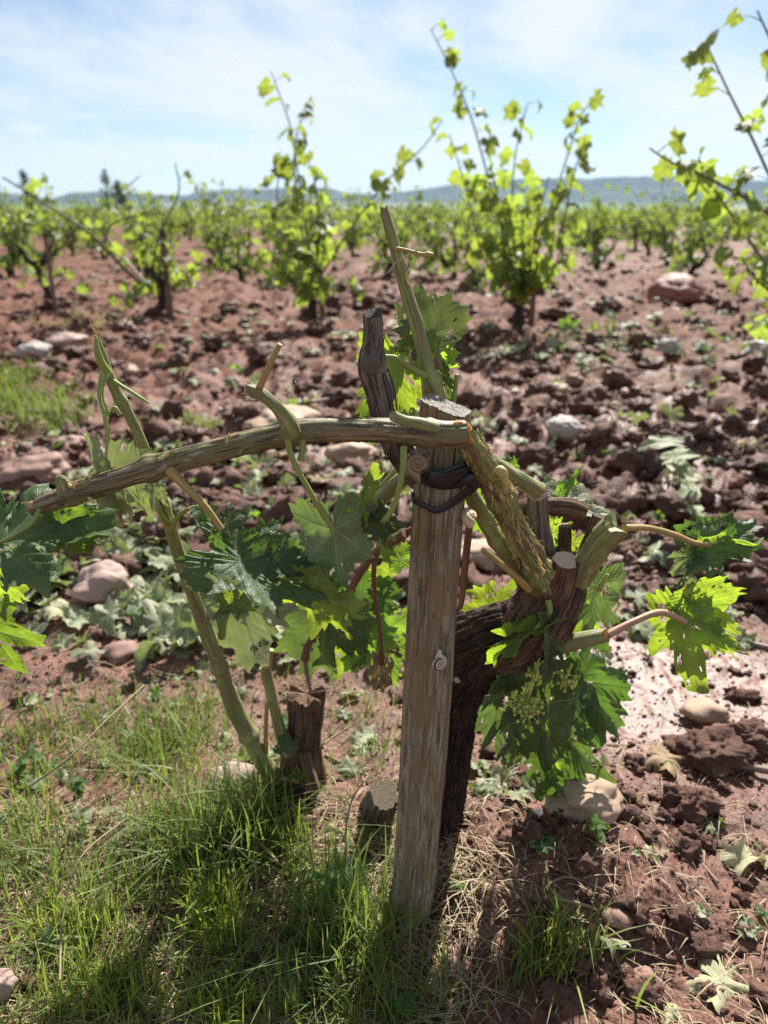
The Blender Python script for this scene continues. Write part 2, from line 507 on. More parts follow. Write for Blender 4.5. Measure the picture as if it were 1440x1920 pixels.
def stem_mat(name, a, b, c, scar=(0.45, 0.37, 0.24), amount=0.4, rough=0.55, streak=1.0, fleck=0.3):
    """young wood: streaks run along the stem (UV v), scars and flecks"""
    t = NT(name)
    uv = t.coord('UV')
    st = t.noise(t.mapping(uv, (420 * streak, 16 * streak, 1)), 1.0, 5, 0.6)
    lg = t.noise(t.mapping(uv, (46, 17, 1)), 1.0, 4, 0.6)
    col = t.mix(t.mapr(st, 0.34, 0.66), a, b)
    col = t.mix(t.mapr(lg, 0.42, 0.62, 0, 0.85), col, c)
    sc = t.math('MULTIPLY', t.mapr(t.noise(t.mapping(uv, (210, 46, 1), (3, 9, 0)), 1.0, 5, 0.65), 0.575, 0.64), amount)
    col = t.mix(sc, col, scar)
    fl = t.mapr(t.noise(t.mapping(uv, (700, 230, 1)), 1.0, 3, 0.6), 0.66, 0.74, 0, fleck)
    col = t.mix(fl, col, (0.50, 0.46, 0.36))
    h = t.math('ADD', st, t.math('MULTIPLY', sc, -0.8))
    return t.done(t.princ(col, rough, t.bump(h, 0.5, 0.0014), 0.4))

def bark_mat(name, dark, mid, light, rough=0.85):
    t = NT(name)
    uv = t.coord('UV')
    f1 = t.noise(t.mapping(uv, (300, 10, 1)), 1.0, 6, 0.62, 0.4)
    f2 = t.noise(t.mapping(uv, (1100, 40, 1)), 1.0, 4, 0.6)
    lg = t.noise(t.mapping(uv, (34, 15, 1)), 1.0, 4, 0.6)
    col = t.mix(t.mapr(f1, 0.36, 0.62), dark, mid)
    col = t.mix(t.mapr(f2, 0.52, 0.70, 0, 0.75), col, light)
    col = t.mix(t.mapr(lg, 0.48, 0.66, 0, 0.6), col, dark)
    return t.done(t.princ(col, rough, t.bump(t.math('ADD', f1, t.math('MULTIPLY', f2, 0.5)), 0.9, 0.0035), 0.25))

def plank_mat():
    t = NT('weathered_stake_wood')
    uv = t.coord('UV')
    g1 = t.noise(t.mapping(uv, (260, 17, 1)), 1.0, 6, 0.68, 0.5)
    g2 = t.noise(t.mapping(uv, (900, 62, 1)), 1.0, 5, 0.65)
    lg = t.noise(t.mapping(uv, (32, 11, 1)), 1.0, 5, 0.6)
    col = t.mix(t.mapr(g1, 0.36, 0.64), (0.140, 0.110, 0.070), (0.450, 0.380, 0.255))
    col = t.mix(t.mapr(lg, 0.44, 0.60, 0, 0.8), col, (0.28, 0.195, 0.105))
    col = t.mix(t.mapr(g2, 0.54, 0.70, 0, 0.7), col, (0.42, 0.37, 0.30))
    col = t.mix(t.mapr(g2, 0.44, 0.32, 0, 0.75), col, (0.06, 0.04, 0.028))
    li = t.math('MULTIPLY', t.mapr(t.noise(t.mapping(uv, (60, 40, 1), (5, 2, 0)), 1.0, 5, 0.7), 0.54, 0.66), 0.45)
    col = t.mix(li, col, (0.22, 0.22, 0.12))
    ck = t.mapr(t.noise(t.mapping(uv, (120, 2.4, 1), (8, 0, 0)), 1.0, 3, 0.5), 0.665, 0.69)
    col = t.mix(ck, col, (0.03, 0.02, 0.015))
    h = t.math('ADD', t.math('ADD', g1, t.math('MULTIPLY', g2, 0.6)), t.math('MULTIPLY', ck, -1.2))
    return t.done(t.princ(col, 0.82, t.bump(h, 1.0, 0.0028), 0.25))

def endgrain_mat(name, a, b, dark=(0.05, 0.035, 0.025), rings=900):
    t = NT(name)
    uv = t.coord('UV')
    ln = t.node('ShaderNodeVectorMath', operation='LENGTH'); t.put(ln.inputs[0], uv)
    wob = t.math('MULTIPLY', t.noise(uv, 90, 3, 0.5), 0.012)
    s = t.math('SINE', t.math('MULTIPLY', t.math('ADD', ln.outputs['Value'], wob), rings * 2.2))
    col = t.mix(t.mapr(s, -1, 1, 0.2, 0.6), a, b)
    rad = t.noise(uv, 420, 4, 0.65)
    col = t.mix(t.mapr(rad, 0.54, 0.66, 0, 0.8), col, dark)
    return t.done(t.princ(col, 0.85, t.bump(rad, 0.7, 0.002), 0.2))

def shell_mat(name, base, stripe, freq, mott=0.0, width=0.5):
    t = NT(name)
    uv = t.node('ShaderNodeSeparateXYZ'); t.put(uv.inputs[0], t.coord('UV'))
    s = t.math('FRACT', t.math('MULTIPLY', uv.outputs[0], freq))
    ln = t.mapr(t.math('ABSOLUTE', t.math('SUBTRACT', s, 0.5)), width * 0.4, width * 0.5, 1.0, 0.0)
    mo = t.mapr(t.noise(t.mapping(t.coord('UV'), (9, 26, 1)), 1.0, 4, 0.6), 0.45, 0.55)
    f = t.math('MULTIPLY', ln, t.mix(mott, (1, 1, 1), mo))
    rib = t.math('SINE', t.math('MULTIPLY', uv.outputs[1], 420.0))
    col = t.mix(f, base, stripe)
    return t.done(t.princ(col, 0.42, t.bump(rib, 0.25, 0.0005), 0.45))

def plain_mat(name, col, rough=0.6, spec=0.4, var=0.25, scale=60, bump=0.3):
    t = NT(name)
    o = t.coord()
    n = t.noise(o, scale, 5, 0.6)
    c = t.mix(t.mapr(n, 0.3, 0.7), tuple(q * (1 - var) for q in col), tuple(min(1, q * (1 + var)) for q in col))
    return t.done(t.princ(c, rough, t.bump(n, bump, 0.002), spec))

def hill_mat():
    t = NT('far_hillside')
    o = t.coord()
    n = t.noise(o, 0.0035, 6, 0.62)
    c = t.mix(t.mapr(n, 0.40, 0.60), (0.022, 0.036, 0.022), (0.055, 0.065, 0.042))
    sp = t.node('ShaderNodeSeparateXYZ'); t.put(sp.inputs[0], o)
    low = t.mapr(sp.outputs[2], 10, 60, 1.0, 0.0)
    cell = t.node('ShaderNodeSeparateColor'); t.put(cell.inputs[0], t.voro(t.mapping(o, (0.0016, 0.0030, 0)), 1.0, out='Color'))
    f = t.mix(t.mapr(cell.outputs[0], 0.3, 0.6), (0.09, 0.15, 0.05), (0.14, 0.19, 0.08))
    f = t.mix(t.mapr(cell.outputs[1], 0.70, 0.72), f, (0.42, 0.34, 0.23))
    return t.done(t.princ(t.mix(low, c, f), 0.95, None, 0.1))

M = {}
M['soil'] = soil_mat(); M['clod'] = clod_mat()
M['stone_pink'] = stone_mat('pink_quartzite_stone', (0.32, 0.205, 0.165), (0.43, 0.315, 0.27), (0.30, 0.15, 0.10))
M['stone_grey'] = stone_mat('grey_river_stone', (0.33, 0.285, 0.25), (0.43, 0.38, 0.33), (0.5, 0.46, 0.42), 0.3)
M['stone_tan'] = stone_mat('tan_sandstone', (0.33, 0.225, 0.145), (0.45, 0.325, 0.22), (0.25, 0.14, 0.085), 0.5)
M['stone_red'] = stone_mat('red_sandstone', (0.20, 0.072, 0.048), (0.27, 0.105, 0.072), (0.34, 0.18, 0.14), 0.4, 0.25)
M['stone_brown'] = stone_mat('reddish_field_stone', (0.24, 0.125, 0.095), (0.34, 0.21, 0.165), (0.16, 0.08, 0.06), 0.5)
M['leaf'] = leaf_mat('vine_leaf', (0.042, 0.098, 0.028), (0.120, 0.180, 0.088), (0.30, 0.50, 0.035))
M['leaf_bright'] = leaf_mat('young_vine_leaf', (0.080, 0.165, 0.030), (0.16, 0.24, 0.085), (0.46, 0.68, 0.04), tmix=0.5)
M['leaf_dark'] = leaf_mat('dark_vine_leaf', (0.056, 0.094, 0.036), (0.120, 0.155, 0.080), (0.16, 0.30, 0.03), vein=(0.15, 0.22, 0.10), gloss=0.50, tmix=0.33)
M['leaf_wilted'] = leaf_mat('wilted_vine_leaf', (0.175, 0.205, 0.105), (0.30, 0.325, 0.205), (0.28, 0.36, 0.09), wilt=0.7, tmix=0.3, gloss=0.55)
M['leaf_dull'] = leaf_mat('dull_vine_leaf', (0.058, 0.096, 0.044), (0.135, 0.170, 0.100), (0.20, 0.29, 0.05), spots=0.85, tmix=0.27, gloss=0.5)
M['leaf_far'] = leaf_mat('background_vine_leaf', (0.080, 0.130, 0.034), (0.150, 0.200, 0.085), (0.44, 0.57, 0.07), tmix=0.46)
M['leaf_dead'] = leaf_mat('dead_dry_leaf', (0.30, 0.205, 0.115), (0.36, 0.265, 0.165), (0.30, 0.20, 0.09), vein=(0.40, 0.31, 0.20), spots=0.5, tmix=0.2, gloss=0.7)
M['leaf_yellow'] = leaf_mat('bleached_leaf', (0.40, 0.39, 0.22), (0.46, 0.45, 0.28), (0.42, 0.42, 0.16), vein=(0.55, 0.52, 0.36), spots=0.4, tmix=0.2, gloss=0.7)
M['grass'] = blade_mat('green_grass_blade', (0.075, 0.115, 0.028), (0.165, 0.205, 0.055), (0.36, 0.48, 0.09))
M['grass_yellow'] = blade_mat('yellow_green_grass_blade', (0.15, 0.23, 0.03), (0.24, 0.30, 0.05), (0.50, 0.60, 0.08))
M['straw'] = blade_mat('dry_straw', (0.33, 0.24, 0.13), (0.50, 0.40, 0.25), (0.30, 0.22, 0.10), 0.15, 0.65)
M['cane'] = stem_mat('brown_green_cane', (0.080, 0.050, 0.034), (0.260, 0.200, 0.110), (0.160, 0.165, 0.055), scar=(0.46, 0.40, 0.30), amount=0.7, fleck=0.55)
M['cane_green'] = stem_mat('green_cane', (0.125, 0.150, 0.040), (0.300, 0.320, 0.120), (0.200, 0.165, 0.085), amount=0.5, fleck=0.4)
M['cane_torn'] = stem_mat('hail_torn_green_cane', (0.105, 0.125, 0.030), (0.300, 0.310, 0.105), (0.140, 0.085, 0.055), scar=(0.52, 0.42, 0.22), amount=0.95, fleck=0.5)
M['shoot_far'] = stem_mat('background_shoot', (0.115, 0.130, 0.045), (0.17, 0.18, 0.07), (0.14, 0.10, 0.06), amount=0.2)
M['petiole'] = stem_mat('green_leaf_stalk', (0.20, 0.27, 0.055), (0.30, 0.36, 0.10), (0.26, 0.24, 0.08), amount=0.1, fleck=0.1)
M['petiole_tan'] = stem_mat('tan_leaf_stalk', (0.33, 0.20, 0.065), (0.44, 0.30, 0.11), (0.27, 0.25, 0.07), amount=0.1, fleck=0.1)
M['petiole_pink'] = stem_mat('pink_leaf_stalk', (0.40, 0.20, 0.16), (0.52, 0.33, 0.24), (0.36, 0.24, 0.12), amount=0.1, fleck=0.15)
M['wine_stem'] = stem_mat('dark_red_stalk', (0.12, 0.045, 0.035), (0.19, 0.085, 0.055), (0.15, 0.10, 0.045), amount=0.15)
M['splinter'] = plain_mat('torn_pale_wood', (0.50, 0.40, 0.17), 0.7, 0.3, 0.35, 300)
M['splinter_orange'] = plain_mat('torn_orange_wood', (0.50, 0.24, 0.06), 0.7, 0.3, 0.45, 300)
M['bark_black'] = bark_mat('black_old_bark', (0.014, 0.009, 0.008), (0.062, 0.039, 0.029), (0.20, 0.140, 0.105))
M['bark_brown'] = bark_mat('shaggy_brown_bark', (0.055, 0.030, 0.020), (0.200, 0.118, 0.074), (0.40, 0.285, 0.200))
M['bark_grey'] = bark_mat('grey_spur_bark', (0.060, 0.044, 0.036), (0.27, 0.21, 0.175), (0.50, 0.43, 0.37))
M['bark_far'] = bark_mat('background_trunk_bark', (0.022, 0.015, 0.013), (0.060, 0.042, 0.034), (0.12, 0.09, 0.075))
M['cut_grey'] = endgrain_mat('grey_cut_wood', (0.045, 0.038, 0.032), (0.10, 0.086, 0.072))
M['cut_tan'] = endgrain_mat('tan_cut_wood', (0.26, 0.195, 0.13), (0.40, 0.32, 0.22))
M['stake'] = plank_mat()
M['stake_top'] = endgrain_mat('weathered_end_grain', (0.22, 0.20, 0.175), (0.36, 0.33, 0.29), dark=(.07, .055, .045), rings=420)
M['stake_far'] = plain_mat('background_stake_wood', (0.17, 0.115, 0.085), 0.85, 0.2, 0.3, 30)
M['tie'] = plain_mat('black_rubber_tie', (0.012, 0.012, 0.014), 0.38, 0.5, 0.2, 120, 0.15)
M['shell_brown'] = shell_mat('brown_mottled_shell', (0.30, 0.20, 0.12), (0.045, 0.028, 0.02), 4.0, 0.75, 0.62)
M['shell_striped'] = shell_mat('striped_shell', (0.46, 0.41, 0.34), (0.06, 0.032, 0.022), 4.0, 0.0, 0.46)
M['shell_cream'] = shell_mat('cream_shell', (0.62, 0.50, 0.33), (0.50, 0.35, 0.20), 4.0, 0.4, 0.3)
M['shell_white'] = shell_mat('white_shell', (0.66, 0.62, 0.56), (0.55, 0.48, 0.42), 4.0, 0.4, 0.3)
M['twig'] = stem_mat('dry_twig', (0.14, 0.085, 0.06), (0.26, 0.185, 0.14), (0.19, 0.12, 0.09), amount=0.2)
M['flower'] = plain_mat('vine_flower_bud', (0.42, 0.46, 0.11), 0.5, 0.4, 0.3, 400)
M['hill'] = hill_mat()
# ------------------------------------------------------------------ ground
def hbase(x, y):
    x = np.asarray(x, float); y = np.asarray(y, float)
    h = 0.072 * np.exp(-(((x - 0.20) / 0.135) ** 2 + ((y - 0.75) / 0.115) ** 2) ** 1.3)
    h = h + 0.030 * np.exp(-(((x + 0.02) / 0.20) ** 2 + ((y - 0.86) / 0.17) ** 2))
    h = h + 0.020 * np.exp(-(((x + 0.38) / 0.25) ** 2 + ((y - 0.80) / 0.16) ** 2))
    far = sstep(y, 1.6, 3.0) * (1 - sstep(y, 30, 80))
    h = h + far * (0.07 * n2(x / 1.9 + 3.3, y / 1.6 + 1.1) + 0.03 * n2(x / 0.7 + 8.3, y / 0.6 + 4.1))
    return h
def rough_amt(x, y):
    a = 0.30 + 0.95 * sstep(y, 1.25, 2.0)
    mud = np.exp(-(((x - 0.55) / 0.30) ** 2 + ((y - 1.15) / 0.24) ** 2))
    a = a * (1 - 0.62 * mud)
    grass = sstep(-x, -0.02, 0.10) * (1 - sstep(y, 1.1, 1.35))
    return a * (1 - 0.45 * grass)
def hfull(x, y):
    x = np.asarray(x, float); y = np.asarray(y, float)
    d = np.hypot(x, y)
    wx = x + 0.05 * n2(x / 0.13, y / 0.13 + 40); wy = y + 0.05 * n2(x / 0.13 + 70, y / 0.13)
    bil = lambda s, o: np.abs(n2(wx / s + o, wy / s - o))
    near = 1 - sstep(d, 2.2, 4.5)
    mid = 1 - sstep(d, 9, 16)
    h = (0.085 * bil(0.42, 3.7) + 0.050 * bil(0.19, 6.2) + 0.030 * bil(0.085, 9.1)) * mid
    h = h + near * (0.026 * bil(0.043, 5.5) + 0.014 * bil(0.018, 1.5) + 0.005 * bil(0.008, 2.5))
    pit = np.clip(n2(x / 0.03 + 12, y / 0.03 - 5) - 0.35, 0, 1) * near
    h = h - 0.012 * pit
    return hbase(x, y) + (h - 0.036) * rough_amt(x, y) * (1 - sstep(d, 40, 90))
def ground_hit(px, py, f=hbase):
    d = ray(px, py); o = np.array((0, 0, CAM_H))
    Y = np.geomspace(0.3, 120, 3000)
    zz_ = CAM_H + d[2] * (Y / d[1])
    Y = Y[(zz_ < .26) & (zz_ > -.22)]
    if len(Y) == 0: Y = np.array([120.0])
    P = o[None] + d[None] * (Y / d[1])[:, None]
    below = P[:, 2] <= f(P[:, 0], P[:, 1])
    k = int(np.argmax(below)) if below.any() else len(Y) - 1
    p = P[k].copy(); p[2] = float(f(p[0], p[1]))
    return p

rr_ = np.concatenate((np.geomspace(0.10, 0.34, 12, endpoint=False), np.geomspace(0.34, 1.8, 500, endpoint=False),
                      np.geomspace(1.8, 60, 400, endpoint=False), np.geomspace(60, 9500, 46)))
aa_ = np.concatenate((np.linspace(-R(40), R(40), 430), np.linspace(R(40), R(320), 90)[1:-1]))
gr_, ga_ = np.meshgrid(rr_, aa_, indexing='ij')
gx_, gy_ = gr_ * np.sin(ga_), gr_ * np.cos(ga_)
gz_ = hfull(gx_.ravel(), gy_.ravel())
gv_ = np.stack((gx_.ravel(), gy_.ravel(), gz_), -1)
nr_, na_ = len(rr_), len(aa_)
i_, j_ = np.meshgrid(np.arange(nr_ - 1), np.arange(na_), indexing='ij')
j2_ = (j_ + 1) % na_
gf_ = np.stack((i_ * na_ + j_, (i_ + 1) * na_ + j_, (i_ + 1) * na_ + j2_, i_ * na_ + j2_), -1).reshape(-1, 4)
g = Geo(); g.add(gv_, gf_)
q_ = np.arange(na_)
g.add(np.vstack((gv_[:na_], [[0, 0, float(hfull(0, 0))]])), np.stack((q_, (q_ + 1) % na_, np.full(na_, na_)), -1))
tag(obj('ground', g, M['soil']), 'reddish brown wet clay soil of the vineyard, lumpy and strewn with debris', kind='structure')

# ------------------------------------------------------------------ hills
ridge_px = [(-900, 372), (-500, 366), (-200, 358), (0, 360), (60, 367), (100, 372), (135, 360), (200, 358), (260, 363), (350, 366), (370, 358), (450, 354), (530, 351),
            (610, 350), (660, 363), (700, 363), (760, 358), (800, 353), (850, 343), (900, 338), (1000, 333), (1100, 334), (1200, 329), (1280, 331),
            (1350, 334), (1440, 339), (1700, 332), (2100, 345), (2600, 340)]
raz = []; rel = []
for a, b in ridge_px:
    d = ray(a, b); raz.append(math.atan2(d[0], d[1])); rel.append(d[2] / math.hypot(d[0], d[1]))
haz = np.linspace(min(raz), max(raz), 420)
HD = 6000.0
hh = np.interp(haz, raz, rel) * HD
rows = np.concatenate((np.linspace(2600, 4600, 10, endpoint=False), np.linspace(4600, 6000, 36), np.linspace(6150, 8200, 6)))
A_, D_ = np.meshgrid(haz, rows, indexing='ij')
gul = n2(A_ * 42, D_ / 900.0) * 0.5 + n2(A_ * 110, D_ / 500.0) * 0.3
tt = np.clip((D_ - 4600) / 1400 + gul * 0.16, 0, 1)
prof = np.where(tt < 1, tt ** 1.4 * 0.82 + 0.18 * sstep(tt, 0.80, 0.97), 1.0)
foot = 26 * sstep(D_, 2600, 4600)
Z_ = foot + np.maximum(hh[:, None] - foot, 5) * prof + 4 * n2(A_ * 300, D_ / 120.0) * (D_ > 4700)
X_, Y_ = D_ * np.sin(A_), D_ * np.cos(A_)
Z_[:, 0] = -6
na2, nd2 = A_.shape
i_, j_ = np.meshgrid(np.arange(na2 - 1), np.arange(nd2 - 1), indexing='ij')
hf_ = np.stack((i_ * nd2 + j_, (i_ + 1) * nd2 + j_, (i_ + 1) * nd2 + j_ + 1, i_ * nd2 + j_ + 1), -1).reshape(-1, 4)
g = Geo(); g.add(np.stack((X_, Y_, Z_), -1).reshape(-1, 3), hf_)
tag(obj('hills', g, M['hill']), 'long flat topped hills fading blue along the horizon', kind='structure')

# ------------------------------------------------------------------ haze
bx = Geo()
hb = np.array([(x, y, z) for x in (-9800, 9800) for y in (-9800, 9800) for z in (-30.0, 420.0)])
bx.add(hb, [(0, 1, 3, 2), (4, 6, 7, 5), (0, 4, 5, 1), (2, 3, 7, 6), (0, 2, 6, 4), (1, 5, 7, 3)])
ht = NT('haze_air')
pv = ht.node('ShaderNodeVolumePrincipled', {'Color': (0.42, 0.68, 1.0), 'Density': 0.000045, 'Anisotropy': 0.25})
ht.t.links.new(pv.outputs[0], ht.out.inputs['Volume'])
tag(obj('haze', bx, ht.mat, smooth=False), 'pale blue summer haze over the plain', kind='stuff')

# ------------------------------------------------------------------ soil clods, too many to count
_ico = {}
def ico(sub):
    if sub not in _ico:
        p = (1 + 5 ** 0.5) / 2
        v = np.array([(-1, p, 0), (1, p, 0), (-1, -p, 0), (1, -p, 0), (0, -1, p), (0, 1, p), (0, -1, -p), (0, 1, -p), (p, 0, -1), (p, 0, 1), (-p, 0, -1), (-p, 0, 1)], float)
        f = [(0, 11, 5), (0, 5, 1), (0, 1, 7), (0, 7, 10), (0, 10, 11), (1, 5, 9), (5, 11, 4), (11, 10, 2), (10, 7, 6), (7, 1, 8), (3, 9, 4), (3, 4, 2), (3, 2, 6), (3, 6, 8), (3, 8, 9), (4, 9, 5), (2, 4, 11), (6, 2, 10), (8, 6, 7), (9, 8, 1)]
        v /= np.linalg.norm(v, axis=1)[:, None]
        for _ in range(sub):
            v = list(map(tuple, v)); mid = {}; nf = []
            def mp(a, b):
                k = (min(a, b), max(a, b))
                if k not in mid:
                    q = (np.array(v[a]) + np.array(v[b])) / 2; q /= np.linalg.norm(q)
                    mid[k] = len(v); v.append(tuple(q))
                return mid[k]
            for a, b, c in f:
                x, y, z = mp(a, b), mp(b, c), mp(c, a)
                nf += [(a, x, z), (b, y, x), (c, z, y), (x, y, z)]
            f = nf; v = np.array(v)
        _ico[sub] = (np.array(v), np.array(f))
    return _ico[sub]
def lump(sub, seed, amp=0.35, freq=1.3, fine=0.1):
    v, f = ico(sub)
    o = seed * 7.77
    r = 1 + amp * n3(v * freq + o) + fine * n3(v * freq * 3.1 + o + 50)
    return v * r[:, None], f
def rot_rand(rng):
    q = rng.normal(size=4); q /= np.linalg.norm(q)
    return np.array(Quaternion(q).to_matrix())
rng = np.random.default_rng(11)
shapes3 = [lump(2, s, 0.8, 1.5, 0.55) for s in range(16)]
shapes2 = [lump(1, s + 30, 0.8, 1.5, 0.5) for s in range(12)]
shapes1 = [lump(0, s + 60, 0.6, 1.5, 0.3) for s in range(8)]
g = Geo()
n_cl = 0
while n_cl < 7500:
    Y = math.exp(rng.uniform(math.log(0.55), math.log(17)))
    X = rng.uniform(-0.66, 0.66) * (Y + 0.35)
    a = float(rough_amt(X, Y))
    if rng.random() > a * (0.25 + 1.1 * float(sstep(n2(X * 1.7 + 5, Y * 1.1), -.35, .35))): continue
    if X < 0.02 and Y < 1.3 and rng.random() < 0.75: continue
    if abs(X - 0.06) < 0.11 and Y < 0.9: continue
    s = 0.0032 * math.exp(rng.exponential(0.62)) * (1.0 if Y < 1.4 else 2.3)
    s = min(s, 0.050 if Y > 1.5 else 0.013)
    if Y > 5: s = max(s, 0.014) * 1.2
    v, f = (shapes3[rng.integers(16)] if s / Y > 0.006 else (shapes2[rng.integers(12)] if s / Y > .0032 else shapes1[rng.integers(8)]))
    sc = s * np.array((1.15, 1.0, 0.8)) * rng.uniform(0.75, 1.25, 3)
    v = (v @ rot_rand(rng).T) * sc
    z = float(hfull(X, Y))
    g.add(v + (X, Y, z + 0.35 * s), f); n_cl += 1
# crumbs close to the camera
n_s = 9000
Yq = rng.uniform(.5, 1.7, n_s); Xq = rng.uniform(-.62, .62, n_s) * (Yq + .3)
keep = (Xq > 0.03) | (Yq > 1.15) | (rng.random(n_s) < .35)
Xq, Yq = Xq[keep], Yq[keep]; Zq = hfull(Xq, Yq); n_s = len(Xq)
Sq = .0013 * np.exp(rng.exponential(.45, n_s)); Sq = np.minimum(Sq, .006)
for k in range(8):
    q = np.arange(n_s) % 8 == k
    v, f = shapes1[k]
    an = rng.uniform(0, 6.28, q.sum()); ca, sa = np.cos(an), np.sin(an)
    vx = ca[:, None] * v[None, :, 0] - sa[:, None] * v[None, :, 1]; vy = sa[:, None] * v[None, :, 0] + ca[:, None] * v[None, :, 1]
    V = np.stack((vx * 1.15, vy, np.repeat(v[None, :, 2] * .85, q.sum(), 0)), -1) * Sq[q][:, None, None]
    V += np.stack((Xq[q], Yq[q], Zq[q] + Sq[q] * .3), -1)[:, None]
    F = (np.arange(q.sum()) * len(v))[:, None, None] + f[None]
    g.add(V.reshape(-1, 3), F.reshape(-1, 3))
tag(obj('soil_clods', g, M['clod'], smooth=True), 'loose crumbly red clay clods and gravel lying all over the soil', kind='stuff')

# ------------------------------------------------------------------ stones
STONE = {}
def stone_mesh(seed, mat, sub=3):
    k = (seed, mat, sub)
    if k not in STONE:
        am = .16 if seed in (2, 3) else .42
        v, f = lump(sub, seed + 100, am, 1.15, 0.08)
        g = Geo(); g.add(v, f)
        STONE[k] = g.mesh('stone', M[mat])
    return STONE[k]
def stone(px, py, wpx, hpx, mat, seed, label, group=None, rz=0.0, tilt=0.0, name='stone', sub=4, deep=1.0, f=hfull):
    """a cobble whose middle is seen at px, py with the given width and height in photo pixels"""
    base = ground_hit(px, py + hpx * 0.40, f)
    rx = m_at(wpx / 2, base)
    ang = math.atan2(CAM_H - base[2], base[1])
    hp = m_at(hpx / 2, base)
    rz_ = max(hp * 0.98 * (1 - 0.35 * math.sin(ang)), rx * 0.45)
    ry = rx * 0.85 * deep
    c = base + np.array((0, ry * 0.45, rz_ * 0.66))
    Mx = Matrix.Translation(Vector(c)) @ Matrix.Rotation(tilt, 4, 'Y') @ Matrix.Rotation(rz, 4, 'Z') @ Matrix.Diagonal((rx, ry, rz_, 1))
    o = inst(name, stone_mesh(seed, mat, sub), Mx)
    return tag(o, label, 'stone', group)
stone(190, 1097, 116, 104, 'stone_pink', 1, 'pale pink rounded cobble with fine cracks among wilted leaves', tilt=R(8), deep=0.9)
stone(1060, 804, 72, 56, 'stone_grey', 2, 'smooth grey egg shaped pebble standing out on the red soil', tilt=R(22))
stone(1272, 548, 108, 70, 'stone_red', 3, 'large red boulder lying between the background vines', name='boulder', tilt=R(3))
stone(1095, 1490, 140, 92, 'stone_tan', 4, 'tan and reddish cobble under the hanging leaves right of the trunk')
stone(530, 800, 140, 74, 'stone_tan', 5, 'broad tan stone behind the horizontal broken cane')
stone(60, 902, 130, 46, 'stone_brown', 6, 'flat pink stone at the left edge above the broken cane end', tilt=R(-3))
stone(1325, 1336, 84, 46, 'stone_tan', 8, 'small angular pale tan stone on the wet mud at right', sub=2)
stone(1430, 655, 60, 44, 'stone_grey', 9, 'grey brown cobble cut off by the right edge of the view')
stone(1252, 648, 44, 32, 'stone_grey', 10, 'brownish cobble with a smaller one, on the far soil right')
stone(1078, 712, 32, 28, 'stone_brown', 11, 'small reddish stone beside a wilted leaf, upper of a pair')
stone(1052, 733, 36, 26, 'stone_tan', 12, 'small tan stone beside a wilted leaf, lower of a pair')
stone(-4, 1840, 66, 90, 'stone_pink', 13, 'pinkish cobble in the grass at the lower left corner', deep=0.8)
stone(660, 850, 90, 56, 'stone_tan', 14, 'tan stone behind the curled torn leaf left of the stake')
stone(440, 1455, 90, 66, 'stone_pink', 16, 'flat pinkish stone behind the foot of the long shoot', deep=0.8)
stone(1210, 1830, 44, 40, 'stone_brown', 17, 'small round reddish stone pressed into the mud below the mound')
stone(1160, 1720, 56, 44, 'stone_brown', 18, 'small angular brown stone on the right slope of the mound', sub=2)
stone(1385, 905, 30, 24, 'stone_red', 19, 'small brick red stone on the soil behind the right leaf')
stone(920, 1040, 120, 66, 'stone_tan', 20, 'pale stone seen between the stake and the torn cane', deep=0.9)
stone(120, 640, 70, 34, 'stone_pink', 21, 'long pale pink stone on the far soil at left')
stone(60, 660, 60, 36, 'stone_grey', 22, 'greyish stone beside the long pale one at far left')
stone(130, 830, 50, 26, 'stone_brown', 23, 'brown stone on the soil above the flat pink one')
stone(245, 700, 34, 24, 'stone_tan', 24, 'tan pebble behind the splintered tip of the long shoot')
def clod(px, py, wpx, hpx, seed, label):
    base = ground_hit(px, py + hpx * .4, hfull); rx = m_at(wpx / 2, base); hz = m_at(hpx / 2, base)
    v, f = lump(4, seed, .45, 1.3, .22); o = seed * 3.3
    v = v * (1 + .10 * n3(v * 7 + o) + .06 * n3(v * 15 + o))[:, None]
    g = Geo(); c = base + np.array((0, rx * .4, hz * .45)); g.add(v * np.array((rx, rx * .8, hz * .95)) + c, f)
    tag(obj('soil_clod', g, M['clod'], None, loc=base), label, 'soil clod')
clod(1292, 1505, 90, 66, 3, 'single round crumbly clay clod on the smooth mud at right')
clod(1345, 1412, 140, 74, 7, 'big flat topped clay clod behind the dry brown leaf')
clod(1410, 1385, 90, 60, 9, 'dark clay clod at the right edge behind the flat topped one')
clod(1000, 860, 90, 56, 12, 'large dark clod left of the dark green torn leaf on the soil')
clod(1240, 815, 80, 50, 13, 'large dark clod on the soil right of the grey pebble')
clod(1145, 575, 44, 26, 14, 'block shaped dark clod left of the red boulder')
clod(940, 900, 80, 50, 15, 'dark clod just right of the torn cane top')
rng = np.random.default_rng(21)
mats_ = ['stone_brown', 'stone_brown', 'stone_pink', 'stone_tan', 'stone_grey', 'stone_brown']
k = 0
